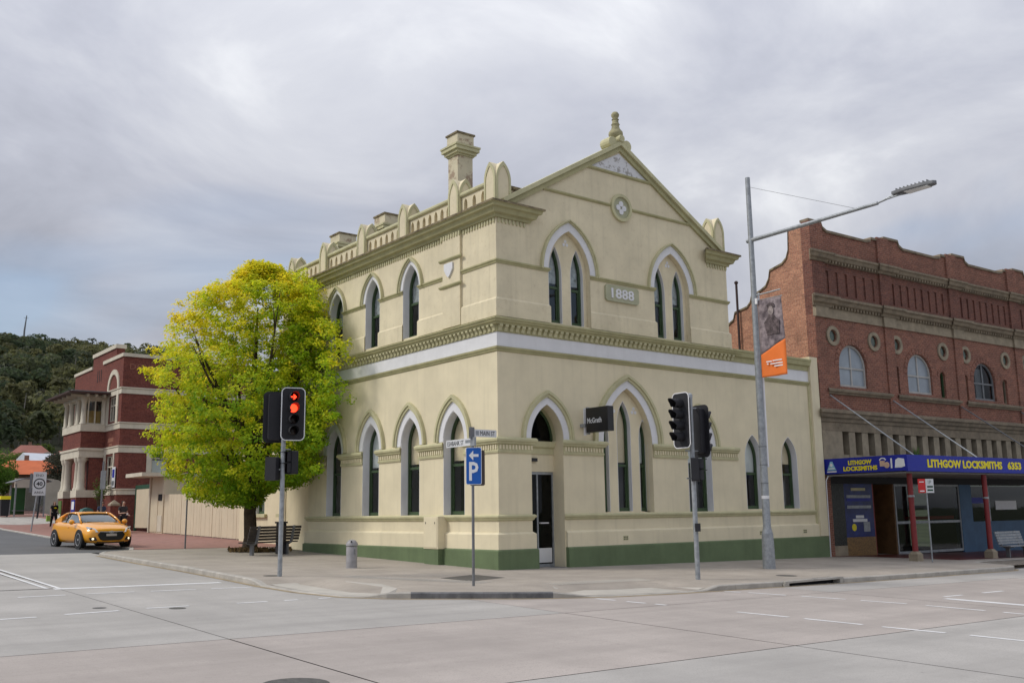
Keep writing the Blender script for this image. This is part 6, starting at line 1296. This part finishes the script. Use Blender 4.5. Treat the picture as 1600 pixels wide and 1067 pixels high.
    MB().tube([(.15, s_ * .895, .80), (.02, s_ * .897, .80)], .015, 6).build('door_handle', 'car', Cc_)
gr_ = MB().prism(Fr((2.06, 0, .48), (0, 1, 0), (-.12, 0, .99), (.99, 0, .12)), [(-.50, .03), (-.40, .16), (.40, .16), (.50, .03), (.40, -.15), (.30, -.19), (-.30, -.19), (-.40, -.15)], -.06, .05).build('grille', 'black', Cc_, bevel=.015)
fgr = Fr((2.06, 0, .48), (0, 1, 0), (-.12, 0, .99), (.99, 0, .12), 1)
MB().fbox(fgr, -.19, .19, -.03, .06, .05, .062).build('number_plate', 'plate', gr_); MB().band(fgr, [(-.42, .14), (-.16, .12), (0, .13), (.16, .12), (.42, .14)], [(-.42, .155), (-.16, .145), (0, .16), (.16, .145), (.42, .155)], .05, .06).build('chrome_wing', 'alloy', gr_)
MB().band(fgr, [(.075 * math.cos(k * .524), .125 + .038 * math.sin(k * .524)) for k in range(13)], [(.09 * math.cos(k * .524), .125 + .05 * math.sin(k * .524)) for k in range(13)], .05, .066).build('emblem', 'alloy', gr_); MB().prism(fgr, [(-.04, .1), (-.02, .1), (0, .12), (.02, .1), (.04, .15), (.02, .15), (0, .13), (-.02, .15)], .05, .064).build('emblem_stroke', 'alloy', gr_)
MB().box(1.98, 2.06, -.5, .5, .2, .26).build('splitter', 'black', Cc_); MB().tube([(.93, -.5, 1.0), (.99, .1, .99)], .012, 5).build('wiper', 'black', Cc_)

# ------------------------------------------------------------------ people
M['skin'] = mat('skin', (.46, .29, .21), .6, .05, 6); M['hairb'] = mat('dark_hair', (.03, .02, .014), .6, .2, 20); M['hairr'] = mat('auburn_hair', (.12, .05, .025), .6, .2, 20)
M['cblack'] = mat('black_cloth', (.016, .016, .018), .9, .2, 8); M['cnavy'] = mat('navy_cloth', (.03, .045, .09), .9, .2, 8); M['cgrey'] = mat('charcoal_cloth', (.035, .032, .034), .9, .2, 8)
def skin(name, joints, edges, m_, parent, root, sub=1):
    keys = list(joints); me = bpy.data.meshes.new(name); me.from_pydata([joints[k][0] for k in keys], [(keys.index(a), keys.index(b)) for a, b in edges], [])
    o = finish(name, me, m_, parent); o.modifiers.new('skin', 'SKIN')
    for k, v in zip(keys, me.skin_vertices[0].data):
        rr = joints[k][1]; v.radius = rr if isinstance(rr, tuple) else (rr, rr); v.use_root = (k == root)
    md = o.modifiers.new('sub', 'SUBSURF'); md.levels = sub; md.render_levels = sub
    return o
def person(label, x, y, face, H, top, legs, hair, armL, armR, stride=0., longhair=False, sleeve=.6):
    """facing local -y; arms given as (elbow, hand) offsets"""
    z = gz(x, y); t = thing('person', label, 'person', (x, y, z), face, local=True); s = H / 1.72
    V = lambda a, b, c: (a * s, b * s, c * s)
    J = {'pelvis': (V(0, 0, .94), (.15, .11)), 'waist': (V(0, 0, 1.10), (.13, .095)), 'chest': (V(0, .01, 1.30), (.15, .11)), 'neckb': (V(0, .01, 1.43), (.09, .07)), 'neck': (V(0, -.005, 1.48), .052), 'jaw': (V(0, -.03, 1.545), (.058, .066)), 'head': (V(0, -.015, 1.62), (.076, .092)), 'crown': (V(0, -.005, 1.69), (.062, .078)), 'nose': (V(0, -.115, 1.60), .012)}
    E_ = [('pelvis', 'waist'), ('waist', 'chest'), ('chest', 'neckb'), ('neckb', 'neck'), ('neck', 'jaw'), ('jaw', 'head'), ('head', 'crown'), ('head', 'nose')]
    for sd, sg, arm in (('l', 1, armL), ('r', -1, armR)):
        st_ = stride * sg
        J['hip' + sd] = (V(sg * .09, 0, .90), .088); J['knee' + sd] = (V(sg * .095, -st_ * .55 - .01, .49), .058); J['ank' + sd] = (V(sg * .09, -st_ + .02, .08), .042); J['toe' + sd] = (V(sg * .105, -st_ - .15, .03), .036)
        J['sh' + sd] = (V(sg * .185, .01, 1.39), .056); el, hd = arm
        J['el' + sd] = (V(sg * el[0], el[1], el[2]), .042); J['wr' + sd] = (V(sg * hd[0], hd[1], hd[2]), .03)
        d = Vector((sg * (hd[0] - el[0]), hd[1] - el[1], hd[2] - el[2])).normalized(); a = d.cross(Vector((0, 0, 1)) if abs(d.z) < .8 else Vector((1, 0, 0))).normalized(); w_ = Vector((sg * hd[0], hd[1], hd[2])); pm = w_ + d * .07
        J['pa' + sd] = (tuple(pm * s), (.034, .022)); E_ += [('pelvis', 'hip' + sd), ('hip' + sd, 'knee' + sd), ('knee' + sd, 'ank' + sd), ('ank' + sd, 'toe' + sd), ('chest', 'sh' + sd), ('sh' + sd, 'el' + sd), ('el' + sd, 'wr' + sd), ('wr' + sd, 'pa' + sd)]
        for q in range(4): J['f%d%s' % (q, sd)] = (tuple((pm + d * (.075 + .012 * (1.5 - abs(q - 1.5))) + a * (q - 1.5) * .022) * s), .009); E_.append(('pa' + sd, 'f%d%s' % (q, sd)))
        J['th' + sd] = (tuple((w_ + d * .06 + a * .05) * s), .010); E_.append(('wr' + sd, 'th' + sd))
    skin('body', J, E_, 'skin', t, 'pelvis')
    g = lambda k, e: (J[k][0], tuple(q + e for q in J[k][1]) if isinstance(J[k][1], tuple) else J[k][1] + e)
    S_ = {k: g(k, .022) for k in ('waist', 'chest', 'neckb', 'shl', 'shr')}; S_['hem'] = (V(0, 0, .90), (.175, .14))
    for sd in 'lr': a0, a1 = Vector(J['sh' + sd][0]), Vector(J['el' + sd][0]); S_['sl' + sd] = (tuple(a0.lerp(a1, sleeve)), .062)
    skin('shirt', S_, [('hem', 'waist'), ('waist', 'chest'), ('chest', 'neckb'), ('chest', 'shl'), ('chest', 'shr'), ('shl', 'sll'), ('shr', 'slr')], top, t, 'waist')
    P2 = {k: g(k, .02) for k in ('pelvis', 'hipl', 'hipr', 'kneel', 'kneer', 'ankl', 'ankr')}
    skin('trousers', P2, [('pelvis', 'hipl'), ('pelvis', 'hipr'), ('hipl', 'kneel'), ('hipr', 'kneer'), ('kneel', 'ankl'), ('kneer', 'ankr')], legs, t, 'pelvis')
    for sd in 'lr': skin('shoe', {'a': (J['ank' + sd][0], .045), 'h': (tuple(Vector(J['ank' + sd][0]) + Vector((0, .04, -.04)) * s), .042), 't': (J['toe' + sd][0], .042)}, [('a', 'h'), ('h', 't')], 'cblack', t, 'a')
    Hh = {'top': (V(0, .01, 1.70), (.085, .092)), 'back': (V(0, .05, 1.63), (.082, .07))}; Eh = [('top', 'back')]
    Hh['nape'] = (V(0, .06, 1.50), (.08, .04)); Eh.append(('back', 'nape'))
    if longhair:
        Hh['tail'] = (V(0, .09, 1.33), (.09, .035)); Eh.append(('nape', 'tail'))
    skin('hair', Hh, Eh, hair, t, 'top')
    for sg in (-1, 1): MB().lathe(V(sg * .032, -.098, 1.632), [(.011, 0), (.006, .006)], 8, (0, -1, 0)).build('eye', 'ink', t)
    MB().box(-.025 * s, .025 * s, -.098 * s, -.088 * s, 1.548 * s, 1.558 * s).build('mouth', 'signred', t)
    return t, s
hang = ((.23, .02, 1.12), (.25, -.03, .88)); swing = ((.24, .06, 1.12), (.25, -.08, .90)); hold = ((.22, .0, 1.10), (.10, -.26, 1.12)); hold2 = ((.23, .02, 1.1), (.16, -.25, 1.02))
t, s = person('walking person in black T-shirt with yellow patch carrying a green bag', -.97, 46.4, RAD(12), 1.72, 'cblack', 'cblack', 'hairr', swing, hang, .22, True)
fr = Fr((0, -.142, 1.28), (1, 0, 0), (0, 0, 1), (0, -1, 0)); MB().prism(fr, [(.095 * math.cos(k * .5236), .045 * math.sin(k * .5236)) for k in range(12)], -.03, .012).build('shirt_print', 'yellow', t)
bg_ = tag(MB().add([], []).box(-1.42, -1.2, 46.3, 46.5, gz(-1, 46) + .45, gz(-1, 46) + .82).build('carry_bag', mat('lime_bag', (.25, .42, .06), .6)), 'lime green carry bag held by the walking person', 'bag'); MB().tube([(-1.38, 46.4, gz(-1, 46) + .82), (-1.31, 46.4, gz(-1, 46) + .93), (-1.24, 46.4, gz(-1, 46) + .82)], .01, 5).build('strap', 'weed', bg_)
t, s = person('person in navy top with long dark hair and dark glasses standing behind the car', -1.15, 35.0, RAD(14), 1.76, 'cnavy', 'cblack', 'hairb', hold, hold2, .05, True)
MB().box(-.075 * s, .075 * s, -.125 * s, -.1 * s, 1.61 * s, 1.65 * s).build('sunglasses', 'black', t)
t, s = person('person in charcoal T-shirt looking down at something held in both hands', -1.35, 30.4, RAD(16), 1.80, 'cgrey', 'cblack', 'hairb', hold2, hold, .08, False)
tag(MB().lathe((-1.22, 30.1, gz(-1.3, 30.3) + 1.13), [(.03, -.06), (.045, .06)], 10).build('paper_cup', 'letter'), 'white paper cup held by the person in charcoal', 'cup')
